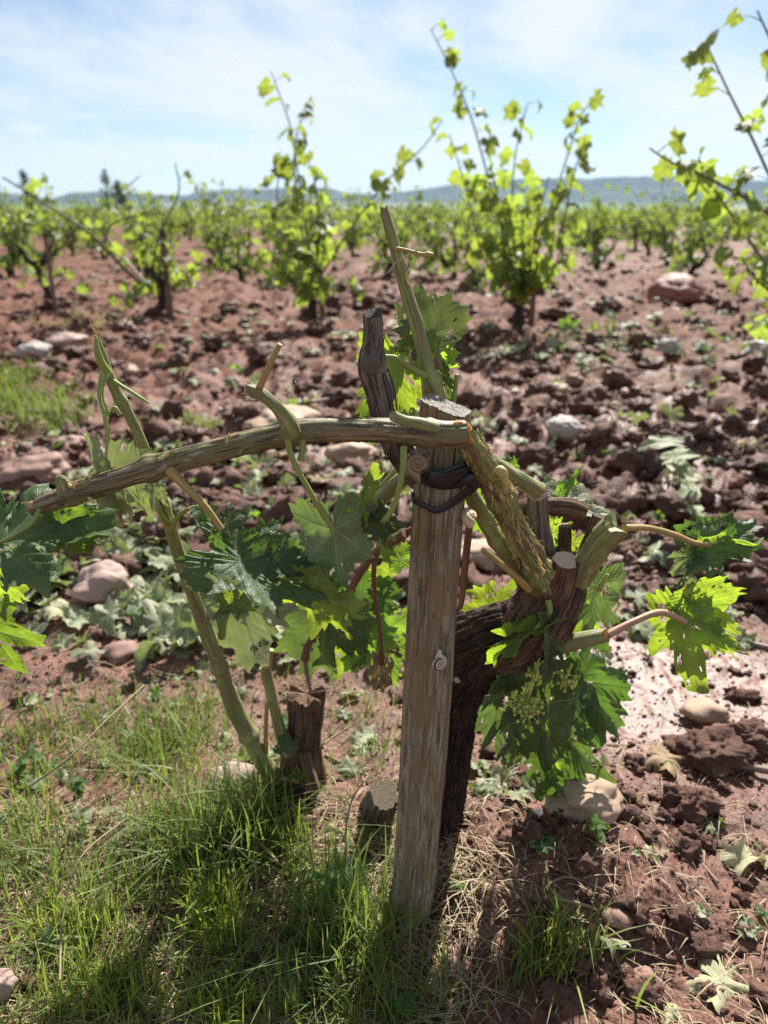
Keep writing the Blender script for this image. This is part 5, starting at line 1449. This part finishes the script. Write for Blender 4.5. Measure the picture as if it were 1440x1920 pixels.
make_vine(b2, 2, 'leafy vine left of the grey spur with forked shoots above the hills', [
    (PXY([(590, 520, 0), (575, 430, 0), (558, 320, -.1), (545, 240, -.1), (525, 180, -.1), (508, 133, -.1)], Y2), .06),
    (PXY([(585, 520, 0), (560, 400, .1), (552, 290, .1), (565, 220, .1), (585, 180, .1)], Y2), .05),
    (PXY([(580, 530, 0), (530, 440, .1), (520, 350, .2), (538, 290, .2)], Y2), .045),
    (PXY([(590, 530, 0), (600, 430, -.2), (590, 340, -.3), (575, 290, -.3)], Y2), .036),
    (PXY([(600, 520, 0), (650, 440, -.1), (720, 345, -.2), (790, 280, -.2), (830, 225, -.2)], Y2), .075),
    (PXY([(575, 560, 0), (540, 520, -.2), (510, 480, -.2), (490, 430, -.2)], Y2), .045),
    (PXY([(585, 560, 0), (560, 520, -.3), (545, 480, -.4), (530, 440, -.4)], Y2), .045)], nrand=3, tall=(.3, .6), every=.07, leaf=.115, h=.34)
make_stake(ground_hit(607, 612), .64, 'wooden stake close behind the forked leafy vine', lean=-.03)
b3 = ground_hit(300, 592); Y3 = b3[1]
make_vine(b3, 3, 'low vine with a long broken cane reaching to the left edge', [
    (PXY([(262, 530, 0), (230, 500, -.2), (170, 440, -.4), (90, 385, -.6), (5, 332, -.8)], Y3), .40, .017),
    (PXY([(280, 530, 0), (300, 440, 0), (335, 360, .2), (328, 305, .2)], Y3), .22, .012),
    (PXY([(280, 540, 0), (200, 440, .3), (250, 405, .3), (310, 400, .2)], Y3), .25, .013),
    (PXY([(320, 540, 0), (370, 510, 0), (380, 480, -.1)], Y3), .05)], nrand=3, tall=(.2, .4), every=.06, h=.26)
make_stake(ground_hit(320, 600), .66, 'pale stake standing upright at the low vine', w=.026)
b4 = ground_hit(92, 580); Y4 = b4[1]
make_vine(b4, 4, 'old black vine at far left with bare arms and few leaves', [
    (PXY([(60, 470, 0), (35, 430, 0), (10, 385, -.1)], Y4), .2, .012),
    (PXY([(110, 470, 0), (150, 420, 0), (190, 390, .2), (262, 330, .2)], Y4), .2, .012)], nrand=2, tall=(.25, .5), every=.11, h=.42)
make_stake(ground_hit(106, 588), .68, 'thin stake beside the old black vine', w=.018)
b5 = np.array((2.02, 3.5, 0.0)); b5[2] = float(hbase(b5[0], b5[1]))
make_vine(b5, 5, 'near vine at the right edge with big leaves and leaning shoots', [
    ([W(1530, 560, 3.45), W(1480, 420, 3.4), W(1420, 280, 3.35), W(1370, 180, 3.3), W(1322, 78, 3.3)], .05),
    ([W(1510, 590, 3.4), W(1440, 500, 3.3), W(1370, 400, 3.2), W(1300, 300, 3.2)], .055),
    ([W(1530, 560, 3.4), W(1460, 420, 3.2), W(1340, 340, 3.1), W(1260, 305, 3.1), W(1218, 278, 3.1)], .07),
    ([W(1520, 620, 3.4), W(1460, 560, 3.2), W(1415, 520, 3.1), W(1390, 480, 3.1)], .06),
    ([W(1540, 560, 3.4), W(1500, 300, 3.3), W(1460, 120, 3.2), W(1420, 20, 3.1)], .05)], nrand=7, tall=(.5, .9), every=.05, leaf=.12)
# the rows behind
PROTO = []
for s in range(7):
    v = make_vine(np.zeros(3), 40 + s, 'x', nrand=11 + s % 4, tall=(.28, .66 + .14 * (s % 3)), every=.055, leaf=.09, objects=False, h=.20)
    PROTO.append(v)
used = set()
sp_ = [make_stake(np.zeros(3), .58, 'x')]
sused = False
rng = np.random.default_rng(77)
n_v = 0
GV, GS = 'bush vines standing in the rows behind', 'stakes in the far vine rows'
row = 0; Y = 8.2
while Y < 30:
    half = .60 * Y + 1.2
    X = -half + rng.uniform(0, 1.4)
    while X < half:
        px_, py_ = X + rng.normal() * .15, Y + rng.normal() * .3
        if rng.random() < .80:
            k = int(rng.integers(7))
            r = PROTO[k] if k not in used else copy_tree(PROTO[k]); used.add(k)
            z = float(hbase(px_, py_))
            r.location = (px_, py_, z); r.rotation_euler.z = rng.uniform(0, 6.28)
            s = rng.uniform(.8, 1.2); r.scale = (s, s, s * rng.uniform(.85, 1.15))
            tag(r, 'bushy green vine in the second row behind the near vines' if Y < 11 else ('bushy green vine in a middle row of the vineyard' if Y < 18 else 'small far vine in the rows below the hills'), 'grapevine', GV + (' near' if Y < 11 else (' middle' if Y < 18 else ' far')))
            r['row'] = row
            if Y < 20 and rng.random() < .75:
                q = sp_[0] if not sused else copy_tree(sp_[0]); sused = True
                q.location = (px_ + rng.uniform(-.1, .1), py_ + .08, z); q.rotation_euler = (0, rng.normal() * .05, rng.uniform(0, 6))
                tag(q, 'dark stake in the second row of vines' if Y < 11 else 'thin dark stake among the far vine rows', 'stake', GS + (' near' if Y < 11 else ''))
            n_v += 1
        X += 1.45 * rng.uniform(.75, 1.2)
    Y += 2.05; row += 1
for k in range(7):
    if k not in used:
        for o in list(PROTO[k].children) + [PROTO[k]]: bpy.data.objects.remove(o)
ORD = ['leftmost', 'second', 'third', 'fourth', 'fifth', 'sixth', 'seventh', 'eighth', 'ninth', 'tenth', 'eleventh', 'twelfth', 'thirteenth', 'fourteenth', 'fifteenth', 'sixteenth', 'seventeenth', 'eighteenth']
for rw, nm in ((1, 'second'), (2, 'third'), (3, 'fourth'), (4, 'fifth')):
    vs_ = sorted([o for o in COL.objects if o.parent is None and o.get('row') == rw and o.get('group') == GV + ' middle'], key=lambda o: o.location.x / o.location.y)
    for k, o in enumerate(vs_):
        o['label'] = 'hazy green vine in the ' + nm + ' row behind the near vines, ' + ('leftmost of its row' if k == 0 else ORD[min(k, 17)] + ' from the left')
nearv = sorted([o for o in COL.objects if o.parent is None and o.get('category') == 'grapevine' and o.get('group') == GV + ' near'], key=lambda o: o.location.x / o.location.y)
for k, o in enumerate(nearv):
    o['label'] = 'bushy green vine, ' + (ORD[k] if k == 0 else ORD[min(k, 17)] + ' from the left') + ', in the first row behind the near vines'
print('vines', n_v)
# far vineyard that reads as one green mass
g = Geo()
rng = np.random.default_rng(78)
n_c = 15000
Yc = 30 * (120 / 30) ** rng.random(n_c); Xc = rng.uniform(-.62, .62, n_c) * Yc
Xc = np.round(Xc / 1.75) * 1.75 + rng.normal(size=n_c) * .42; Yc = np.round(Yc / 2.3) * 2.3 + rng.normal(size=n_c) * .4
Zc = np.abs(rng.normal(size=n_c)) * .22 + .16 + .22 * rng.random(n_c)
sz = rng.uniform(.05, .12, n_c) * (1 + Yc / 70)
nv = rng.normal(size=(n_c, 3)); nv /= np.linalg.norm(nv, axis=1)[:, None]
u = np.cross(nv, rng.normal(size=(n_c, 3))); u /= np.linalg.norm(u, axis=1)[:, None]; v_ = np.cross(nv, u)
c = np.stack((Xc, Yc, Zc), -1)
V = np.stack((c - u * sz[:, None], c + v_ * sz[:, None] * .8, c + u * sz[:, None] * 1.1, c - v_ * sz[:, None] * .7), 1).reshape(-1, 3)
F = np.arange(n_c * 4).reshape(-1, 4)
g.add(V, F)
tag(obj('far_vineyard_foliage', g, M['leaf_far'], smooth=False), 'green mass of far vine rows running to the plain', kind='stuff')

# ------------------------------------------------------------------ trees on the plain
M['tree_leaf'] = blade_mat('poplar_leaf', (0.035, 0.060, 0.025), (0.06, 0.09, 0.035), (0.10, 0.16, 0.04), .25)
def tree(px, ptop, Y, wpx, label, seed, cols=1):
    rs = np.random.default_rng(seed)
    base = W(px, 402, Y); base[2] = -.2
    top = W(px, ptop, Y); H = top[2] - base[2]; wd = m_at(wpx, top)
    root = empty('poplar_tree', base); tag(root, label, 'tree')
    g = Geo(); tube(g, [base - (0, 0, .3), base + (0, 0, H * .5), base + (0, 0, H * .92)], [wd * .07, wd * .045, wd * .012], seg=7, n=9)
    for k in range(9):
        z = H * rs.uniform(.2, .8); an = rs.uniform(0, 6.28); o = np.array((math.cos(an), math.sin(an), 1.6)) * wd * .22
        tube(g, [base + (0, 0, z), base + (0, 0, z) + o], [wd * .018, wd * .006], seg=5, n=4)
    obj('trunk', g, M['bark_far'], root)
    g = Geo(); n = 1500
    cl = [(rs.uniform(.12, 1.0), rs.uniform(0, 6.28), rs.uniform(.2, 1)) for _ in range(34)]
    ci = rs.integers(0, 34, n)
    P = np.zeros((n, 3))
    for q in range(n):
        h, an, rr = cl[ci[q]]
        env = math.sin(math.pi * min(1, h * .85 + .12)) ** .7
        P[q] = base + np.array((math.cos(an) * rr * wd * .42 * env, math.sin(an) * rr * wd * .42 * env, h * H * .97)) + rs.normal(size=3) * (wd * .10, wd * .10, H * .035)
    s = wd * .045 * rs.uniform(.6, 1.4, n)[:, None]
    a = rs.normal(size=(n, 3)); a /= np.linalg.norm(a, axis=1)[:, None]; b = np.cross(a, rs.normal(size=(n, 3))); b /= np.linalg.norm(b, axis=1)[:, None]
    V = np.stack((P - a * s, P + b * s * .7, P + a * s, P - b * s * .7), 1).reshape(-1, 3)
    g.add(V, np.arange(n * 4).reshape(-1, 4)); cr = obj('crown', g, M['tree_leaf'], root, smooth=False); cr['kind'] = 'stuff'
tree(205, 318, 210, 26, 'tall thin poplar, left one of the pair on the plain', 1)
tree(228, 338, 205, 34, 'broader dark tree, right one of the pair on the plain', 2)
tree(55, 318, 240, 26, 'pale slim poplar at the far left of the plain', 3)
tree(347, 378, 230, 20, 'small dark tree left of the forked vine, below the hills', 4)
tree(385, 392, 235, 22, 'low round tree right of the small dark tree on the plain', 5)
tree(442, 385, 240, 26, 'low tree nearest the forked vine on the plain', 6)
# ------------------------------------------------------------------ grass
def blades(pts, rs, hmin, hmax, wd, lean=.6, seg=4, droop=.5, flatness=0.0):
    """many grass blades as one vectorised strip set; pts (n,3)"""
    n = len(pts)
    h = rs.uniform(hmin, hmax, n) * rs.uniform(.6, 1.0, n)
    an = rs.uniform(0, 2 * np.pi, n)
    d = np.stack((np.cos(an), np.sin(an)), -1)
    ln = np.abs(rs.normal(size=n)) * lean + flatness
    w = wd * rs.uniform(.6, 1.3, n)
    t = np.linspace(0, 1, seg + 1)
    cx = pts[:, None, :2] + d[:, None] * (h * ln)[:, None, None] * (t ** 1.7)[None, :, None]
    cz = pts[:, None, 2] + h[:, None] * (t[None] - droop * np.minimum(ln, 1.5)[:, None] * t[None] ** 2.2 * .6)
    tw = rs.uniform(-.8, .8, n)
    px = np.stack((-np.sin(an + tw), np.cos(an + tw)), -1)
    ww = w[:, None] * np.array([.8, 1, .85, .55, .0][:seg + 1] if seg == 4 else np.linspace(1, 0, seg + 1))[None]
    A = np.concatenate((cx - px[:, None] * ww[:, :, None] / 2, cz[..., None]), -1)
    B = np.concatenate((cx + px[:, None] * ww[:, :, None] / 2, cz[..., None]), -1)
    V = np.stack((A, B), 2).reshape(n, -1, 3)
    m = 2 * (seg + 1)
    base = (np.arange(n) * m)[:, None]
    k = np.arange(seg - 1) * 2
    F4 = (base[:, :, None] + np.stack((k, k + 1, k + 3, k + 2), -1)[None].reshape(1, -1, 4)).reshape(-1, 4) if False else \
         (base[:, None, :] + np.stack((k, k + 1, k + 3, k + 2), -1)[None]).reshape(-1, 4)
    k2 = (seg - 1) * 2
    F3 = base + np.array((k2, k2 + 1, k2 + 2))[None]
    tv = np.repeat(t, 2)
    uvv = np.stack((np.zeros(m), tv), -1)
    uvall = np.tile(uvv, (n, 1))
    return V.reshape(-1, 3), F4, F3, uvall
def add_blades(g, *a, **k):
    V, F4, F3, uv = blades(*a, **k)
    g.add(V, F4, uv[F4.ravel()])
    n0 = g.n - len(V)
    g.f.append(F3 + n0); g.uv.append(uv[F3.ravel()]); g.m.append(np.zeros(len(F3)))
def tuft_pts(px, py, rx, ry, n, rs):
    """points on the soil round the place seen at px, py; spread in photo pixels"""
    c = ground_hit(px, py)
    sx = m_at(rx, c); sy = m_at(ry, c) / max(.35, math.sin(math.atan2(CAM_H, c[1])))
    x = c[0] + rs.normal(size=n) * sx * .55; y = c[1] + rs.normal(size=n) * sy * .55
    return np.stack((x, y, hfull(x, y) - .002), -1)
rs = np.random.default_rng(5)
g = Geo()
# px, py, rx, ry, count, hmin, hmax
TUFTS = [(330, 1395, 90, 55, 750, .03, .060), (250, 1420, 90, 45, 460, .025, .055), (110, 1385, 130, 45, 380, .025, .05), (30, 1400, 80, 50, 330, .025, .05),
         (210, 1340, 90, 30, 300, .02, .045), (380, 1330, 60, 30, 200, .02, .04),
         (430, 1590, 90, 50, 1050, .05, .105), (350, 1610, 80, 60, 620, .05, .095), (480, 1560, 40, 50, 330, .05, .10), (300, 1560, 70, 60, 330, .04, .08),
         (230, 1680, 120, 60, 260, .03, .065), (100, 1640, 120, 60, 380, .03, .065), (20, 1680, 90, 80, 240, .03, .06), (60, 1560, 80, 40, 260, .03, .06),
         (640, 1740, 70, 60, 420, .05, .10), (580, 1690, 60, 60, 300, .04, .09), (690, 1800, 60, 60, 320, .05, .10), (600, 1840, 90, 60, 320, .04, .08),
         (720, 1890, 80, 50, 200, .04, .08), (540, 1800, 90, 60, 220, .03, .06), (820, 1900, 60, 40, 70, .04, .08), (560, 1920, 90, 40, 260, .03, .06),
         (150, 1800, 120, 80, 220, .025, .055), (300, 1880, 100, 60, 240, .025, .05), (60, 1900, 90, 60, 240, .025, .05),
         (1020, 1800, 60, 35, 190, .03, .065), (1090, 1800, 50, 40, 90, .03, .08), (960, 1850, 60, 40, 60, .03, .06), (830, 1830, 50, 40, 30, .03, .07),
         (700, 1400, 70, 40, 90, .02, .05), (650, 1330, 60, 30, 70, .02, .05), (40, 770, 70, 40, 420, .04, .09), (20, 720, 60, 30, 260, .04, .09), (110, 800, 60, 25, 200, .03, .06),
         (330, 820, 80, 20, 160, .02, .045), (400, 800, 60, 15, 90, .02, .04), (150, 610, 120, 14, 120, .03, .06)]
for px, py, rx, ry, n, h0, h1 in TUFTS:
    far_ = py < 1000
    add_blades(g, tuft_pts(px, py, rx, ry, int(n * (.38 if not far_ else 2.0)), rs), rs, h0, h1 * 1.45, .0026 if not far_ else .005, lean=.7)
# thin scatter over the near left
pts = []
for _ in range(1500):
    c = ground_hit(rs.uniform(-60, 760), rs.uniform(1270, 1960)); pts.append(c)
pts = np.array(pts); pts[:, 2] = hfull(pts[:, 0], pts[:, 1]) - .002
add_blades(g, np.repeat(pts, 2, 0) + np.concatenate((rs.normal(size=(3000, 2)) * .006, np.zeros((3000, 1))), 1), rs, .02, .06, .0016, lean=.8)
tag(obj('green_grass', g, M['grass'], smooth=True), 'fine green grass in clumps at the foot of the vine', 'grass', kind='stuff')
g = Geo()
for px, py, rx, ry, n, h0, h1 in [(400, 1730, 45, 35, 190, .04, .085), (430, 1780, 40, 30, 80, .03, .06), (200, 1880, 90, 60, 260, .03, .06), (170, 1760, 60, 40, 110, .03, .06), (80, 1760, 60, 40, 110, .03, .05),
                                  (420, 1900, 90, 50, 160, .03, .06), (560, 1600, 30, 30, 40, .04, .08), (1040, 1810, 60, 30, 90, .03, .06), (300, 1440, 90, 60, 110, .02, .05), (50, 1480, 60, 50, 70, .02, .05)]:
    add_blades(g, tuft_pts(px, py, rx, ry, n, rs), rs, h0, h1 * 1.3, .0024, lean=.7)
tag(obj('yellow_grass', g, M['grass_yellow']), 'yellow green grass tufts catching the sun in the foreground', 'grass', kind='stuff')
g = Geo()
pts = []
for _ in range(5200):
    q = rs.random()
    if q < .62: c = ground_hit(rs.uniform(-60, 900), rs.uniform(1500, 1960))
    elif q < .68: c = ground_hit(rs.normal() * 90 + 830, rs.normal() * 60 + 1640)
    else: c = ground_hit(rs.uniform(0, 1440), rs.uniform(1180, 1960))
    pts.append(c)
pts = np.array(pts); pts[:, 2] = hfull(pts[:, 0], pts[:, 1]) + .002
add_blades(g, pts, rs, .012, .034, .0013, lean=.5, flatness=1.6, droop=1.0)
tag(obj('dry_straw_litter', g, M['straw']), 'pale dry straw and dead grass lying on the soil', 'straw', kind='stuff')

# ------------------------------------------------------------------ fallen leaves
FL = {}
def fallen_mesh(k, mat):
    if (k, mat) not in FL:
        FL[(k, mat)] = leaf_geo(500 + k, na=57, nr=4, nteeth=14, curl=[.8, 1.8, 2.6, 1.2][k % 4], roll=[0, 1.5, -1.2, 2.2][k % 4], wave=.45, fold=.22, blister=.03, holes=.12, tear=.3, wf=[1, .75, .8, .6][k % 4]).mesh('fallen_leaf', M[mat])
    return FL[(k, mat)]
def fallen(px, py, size, mat, k, label, group=None, rz=0, flip=False, lift=.004, pitch=0.0):
    c = ground_hit(px, py, hfull)
    Mx = Matrix.Translation(Vector(c) + Vector((0, 0, lift))) @ Matrix.Rotation(rz, 4, 'Z') @ Matrix.Rotation(pitch + (math.pi if flip else 0), 4, 'X') @ Matrix.Diagonal((size, size, size, 1))
    o = inst('fallen_leaf', fallen_mesh(k, mat), Mx)
    return tag(o, label, 'fallen leaf', group)
fallen(1245, 1432, .060, 'leaf_dead', 1, 'dry brown curled leaf on the wet mud at right', rz=-1.9, lift=.012)
fallen(1345, 1850, .060, 'leaf_yellow', 1, 'bleached yellow leaf with a net of veins in the lower right corner', rz=-2.2, lift=.008)
fallen(1395, 1620, .050, 'leaf_yellow', 2, 'pale crumpled leaf at the right edge above the bleached one', rz=2.0, lift=.01)
fallen(1230, 1050, .11, 'leaf_wilted', 5, 'large pale limp leaf heap behind the right stub', rz=1.2, lift=.03)
fallen(1290, 1040, .09, 'leaf_wilted', 2, 'pale limp leaf right of the large limp leaf heap', rz=-.6, lift=.02)
fallen(1400, 1100, .07, 'leaf_wilted', 4, 'dull green limp leaf lying behind the bright right leaf', rz=.6, lift=.01)
fallen(1020, 1590, .022, 'leaf', 0, 'small torn green leaf piece on the mud mound', rz=.6)
fallen(1010, 1580, .018, 'leaf_wilted', 6, 'small pale leaf scrap on the mud mound', rz=2.6)
fallen(860, 1660, .016, 'leaf_bright', 0, 'tiny bright green leaf scrap right of the stake foot', rz=1.6)
fallen(1140, 1780, .035, 'leaf_wilted', 3, 'grey green leaf scrap below the mound', rz=3.0, pitch=.9, lift=.015)
fallen(1160, 850, .055, 'leaf_dark', 0, 'dark green torn leaf on the soil below the grey pebble', rz=.4)
fallen(640, 1700, .045, 'leaf', 0, 'pale green leaf piece in the grass left of the stake foot', rz=.2, pitch=.8, lift=.02)
fallen(660, 1640, .035, 'leaf_dark', 0, 'dark leaf piece left of the stake foot', rz=.9, lift=.01)
rs = np.random.default_rng(31)
GROUPS = [('heap', 'limp grey green leaf in the litter around the pink cobble', 'leaf litter around the pink cobble'),
          ('path', 'torn green leaf scrap lying in the grass at lower left', 'leaf scraps in the grass'),
          ('right', 'torn leaf scrap on the muddy soil right of the vine', 'leaf scraps on the mud at right'),
          ('far', 'wilted leaf lying on the far lumpy soil', 'wilted leaves on the far soil')]
SCRAPS = Geo()
def litter(n, fx, fy, size, which, mats, minlift=.0, maxlift=.02, keep=1.0):
    """keep: the share that is picked apart leaf by leaf; the rest lies in one mass"""
    for q in range(n):
        px, py, sz = fx(), fy(), size * rs.uniform(.35, 1.25)
        mt, k = mats[int(rs.integers(len(mats)))], int(rs.integers(8))
        rz, fl, lf, pt = rs.uniform(0, 6.28), rs.random() < .4, rs.uniform(minlift, maxlift), rs.normal() * .45
        if q < n * keep:
            fallen(px, py, sz, mt, k, GROUPS[which][1], GROUPS[which][2], rz=rz, flip=fl, lift=lf, pitch=pt)
        else:
            c = ground_hit(px, py, hfull)
            Mx = np.array(Matrix.Translation(Vector(c) + Vector((0, 0, lf))) @ Matrix.Rotation(rz, 4, 'Z') @ Matrix.Rotation(pt + (math.pi if fl else 0), 4, 'X') @ Matrix.Diagonal((sz, sz, sz, 1)))
            leaf_geo(500 + k, na=41, nr=3, nteeth=9, curl=[.8, 1.8, 2.6, 1.2][k % 4], roll=[0, 1.5, -1.2, 2.2][k % 4], wave=.45, fold=.22, blister=.03, holes=.12, tear=.3, wf=[1, .75, .8, .6][k % 4], g=SCRAPS, M4=Mx)
WL = ['leaf_wilted', 'leaf_wilted', 'leaf_wilted', 'leaf', 'leaf_dark', 'leaf_yellow', 'leaf_dead', 'leaf_dull']
litter(260, lambda: rs.normal() * 160 + 190, lambda: rs.normal() * 75 + 1060, .064, 0, WL, .0, .04, .28)
litter(240, lambda: rs.uniform(260, 780), lambda: rs.uniform(840, 1240), .060, 0, WL, .0, .035, .2)
litter(70, lambda: rs.uniform(0, 700), lambda: rs.uniform(1180, 1480), .024, 1, WL + ['leaf_bright'], .0, .012, .4)
litter(40, lambda: rs.uniform(0, 760), lambda: rs.uniform(1500, 1900), .020, 1, ['leaf', 'leaf_wilted', 'leaf_dark'], .0, .02, .4)
litter(50, lambda: rs.uniform(880, 1130), lambda: rs.uniform(1380, 1500), .026, 2, WL, .0, .012, .5)
litter(40, lambda: rs.uniform(1000, 1440), lambda: rs.uniform(980, 1240), .040, 2, WL, .0, .02, .7)
litter(20, lambda: rs.uniform(1150, 1440), lambda: rs.uniform(1500, 1900), .018, 2, WL + ['leaf_dead'], .0, .008, .8)
litter(70, lambda: rs.uniform(700, 1440), lambda: rs.uniform(640, 980), .060, 3, WL + ['leaf_bright'], .0, .02, .3)
litter(60, lambda: rs.normal() * 110 + 1210, lambda: rs.normal() * 25 + 640, .090, 3, WL + ['leaf_bright'], .0, .03, .4)
litter(70, lambda: rs.uniform(0, 720), lambda: rs.uniform(640, 860), .060, 3, WL, .0, .02, .3)
tag(obj('leaf_litter', SCRAPS, M['leaf_wilted']), 'heaped limp leaf scraps lying between the single fallen leaves', 'leaf litter', kind='stuff')
# farther off nobody could count them
g = Geo()
for _ in range(900):
    Y = rs.uniform(4.5, 16); X = rs.uniform(-.55, .55) * Y
    if n2(X * .5 + 4, Y * .5) < -.05: continue
    k = int(rs.integers(12)); v, t3, q4 = LG[k]
    q = rot_rand(rs); s = rs.uniform(.03, .075)
    V = (v * (s, s, s * .8)) @ np.array(Matrix.Rotation(rs.uniform(0, 6.28), 3, 'Z')).T + (X, Y, float(hfull(X, Y)) + .025)
    g.add(V, t3); n0 = g.n - len(V); g.f.append(q4 + n0); g.uv.append(np.zeros((q4.size, 2))); g.m.append(np.zeros(len(q4)))
tag(obj('far_leaf_litter', g, M['leaf_wilted']), 'wilted leaves strewn over the distant soil between the vines', 'leaf litter', kind='stuff')

# ------------------------------------------------------------------ twigs and stalks lying about
def twig(path, label, mat='twig', group=None, name='fallen_twig', lift=.004):
    g = Geo(); pts = []; rad = []
    for px, py, r in path:
        c = ground_hit(px, py, hfull); c[2] += lift; pts.append(c); rad.append(m_at(r, c))
    tube(g, pts, rad, seg=9, n=26, disp=ridged(2, 30, .0004, 3))
    o = obj(name, g, M[mat], None, loc=pts[0]); return tag(o, label, 'twig', group)
twig([(1335, 1432, 5), (1390, 1446, 7), (1470, 1462, 8)], 'brown twig lying on the mud at the right edge', lift=.010)
twig([(1385, 1205, 4), (1420, 1215, 6), (1480, 1228, 6)], 'dark twig on the wet mud behind the bright right leaf')
twig([(1000, 1690, 2), (1060, 1650, 3), (1140, 1680, 2)], 'thin twig across the slope of the mound')
twig([(1250, 1590, 3), (1300, 1610, 3), (1345, 1660, 3)], 'thin brown twig on the mud right of the mound')
twig([(610, 1420, 3), (660, 1445, 3.5), (720, 1475, 3)], 'dry stalk lying right of the dark stump', 'straw')
twig([(590, 870, 4), (640, 900, 6), (680, 935, 5)], 'brown twig in the litter behind the snapped cane')
twig([(575, 760, 3), (630, 752, 4), (665, 742, 3)], 'reddish twig on the soil left of the grey spur')
twig([(465, 1590, 3), (500, 1625, 3), (525, 1655, 3)], 'dry grass stalk lying across the tall grass', 'straw', lift=.03)
twig([(1085, 705, 3), (1140, 690, 2.5), (1210, 700, 2)], 'thin curved twig on the far soil at right')
twig([(1030, 1690, 3), (1090, 1700, 3), (1120, 1712, 2)], 'short dry stalk on the lower mound', 'straw')
rs = np.random.default_rng(41)
for _ in range(70):
    px, py = rs.uniform(30, 1430), rs.uniform(760, 1900)
    if 700 < px < 900 and py > 1350: continue
    an = rs.uniform(0, 6.28); L = rs.uniform(12, 46) * (1 if py > 1200 else .8)
    p = [(px, py, rs.uniform(1.2, 2.6)), (px + L * math.cos(an), py + L * .5 * math.sin(an), 1.8), (px + 2 * L * math.cos(an + .2), py + L * math.sin(an + .2), 1.0)]
    st_ = rs.random() < .5
    twig(p, 'thin pale stalk scrap strewn on the soil' if st_ else 'thin brown twig scrap strewn on the soil', 'straw' if st_ else 'twig', 'stalk scraps on the soil' if st_ else 'twig scraps on the soil')
# long pale grass stalks over the left foreground
for k, (pth, lab) in enumerate(((([(55, 1475, .70), (130, 1420, .72), (200, 1350, .77), (270, 1285, .84)]), 'long pale straw arching over the short grass at left'),
                  ([(112, 1838, .50), (118, 1720, .56), (150, 1610, .60), (235, 1535, .66)], 'long pale green stalk curving through the lower left grass'),
                  ([(652, 1620, .66), (648, 1560, .69), (660, 1500, .73), (690, 1455, .78)], 'pale bent grass stalk left of the stake'),
                  ([(600, 1400, .80), (620, 1385, .82), (660, 1360, .84)], 'pale grass stalk leaning on the dark stump'))):
    g = Geo(); pxtube(g, [(a, b, y, 2.3 - .3 * i) for i, (a, b, y) in enumerate(pth)], seg=6, n=40)
    p0 = W(*pth[0]); tag(obj('grass_stalk', g, M['straw'], None, loc=p0), lab, 'grass stalk')

# ------------------------------------------------------------------ weeds
def weed(px, py, hpx, n, seed, label, mat='leaf', lw=.4, size=.018, name='weed'):
    rs = np.random.default_rng(seed)
    b = ground_hit(px, py, hfull); root = empty(name, b); tag(root, label, 'weed')
    H = m_at(hpx, b)
    g = Geo(); lean = np.array((rs.normal() * .3, rs.normal() * .2, 0)) * H
    C, _ = tube(g, [b - (0, 0, .01), b + lean * .4 + (0, 0, H * .5), b + lean + (0, 0, H)], [.0018, .0015, .0009], seg=6, n=14)
    so = obj('stem', g, M['petiole'], root)
    for k in range(n):
        p = C[int((.2 + .8 * k / max(1, n - 1)) * 13)]
        an = k * 2.4 + rs.uniform(-.4, .4)
        d = np.array((math.cos(an), math.sin(an), rs.uniform(.0, .7)))
        M4, L = leaf_frame(p, p + d, (rs.normal() * .2, -.2, 1))
        obj('leaf', leaf_geo(700 + seed * 20 + k, na=33, nr=4, tooth=.02, nteeth=6, curl=.6, wave=.15, wf=lw, blister=0, M4=M4, size=size * rs.uniform(.7, 1.2)), M[mat], root)
weed(40, 1470, 50, 9, 1, 'small grey green weed with narrow leaves at the left edge')
weed(150, 1490, 40, 8, 2, 'small leafy weed on the bare soil left of the tall grass')
weed(530, 1375, 70, 9, 3, 'leafy weed sprouting beside the dark stump', size=.024)
weed(75, 1440, 40, 7, 4, 'tiny narrow leaved weed right of the left edge weed')
weed(1120, 1570, 50, 7, 5, 'small green weed below the tan cobble', 'leaf_bright')
weed(740, 1915, 40, 6, 6, 'round leaved weed at the bottom edge below the stake', lw=.9, size=.02)
weed(95, 1790, 40, 7, 7, 'small weed among the yellow grass at lower left')
weed(1310, 1000, 190, 10, 8, 'upright bare weed stem with hanging leaves behind the right leaf', 'leaf_wilted', size=.07, lw=.5)
weed(165, 1560, 50, 7, 9, 'pale weed at the edge of the bare soil patch', 'leaf_wilted')
weed(460, 1840, 40, 6, 10, 'small weed in the dry patch at the bottom')
weed(1090, 700, 30, 7, 11, 'low leafy weed behind the grey pebble', 'leaf_wilted', size=.06, lw=.6)
weed(1255, 1450, 20, 5, 12, 'tiny seedling on the wet mud', 'leaf_bright', size=.01)
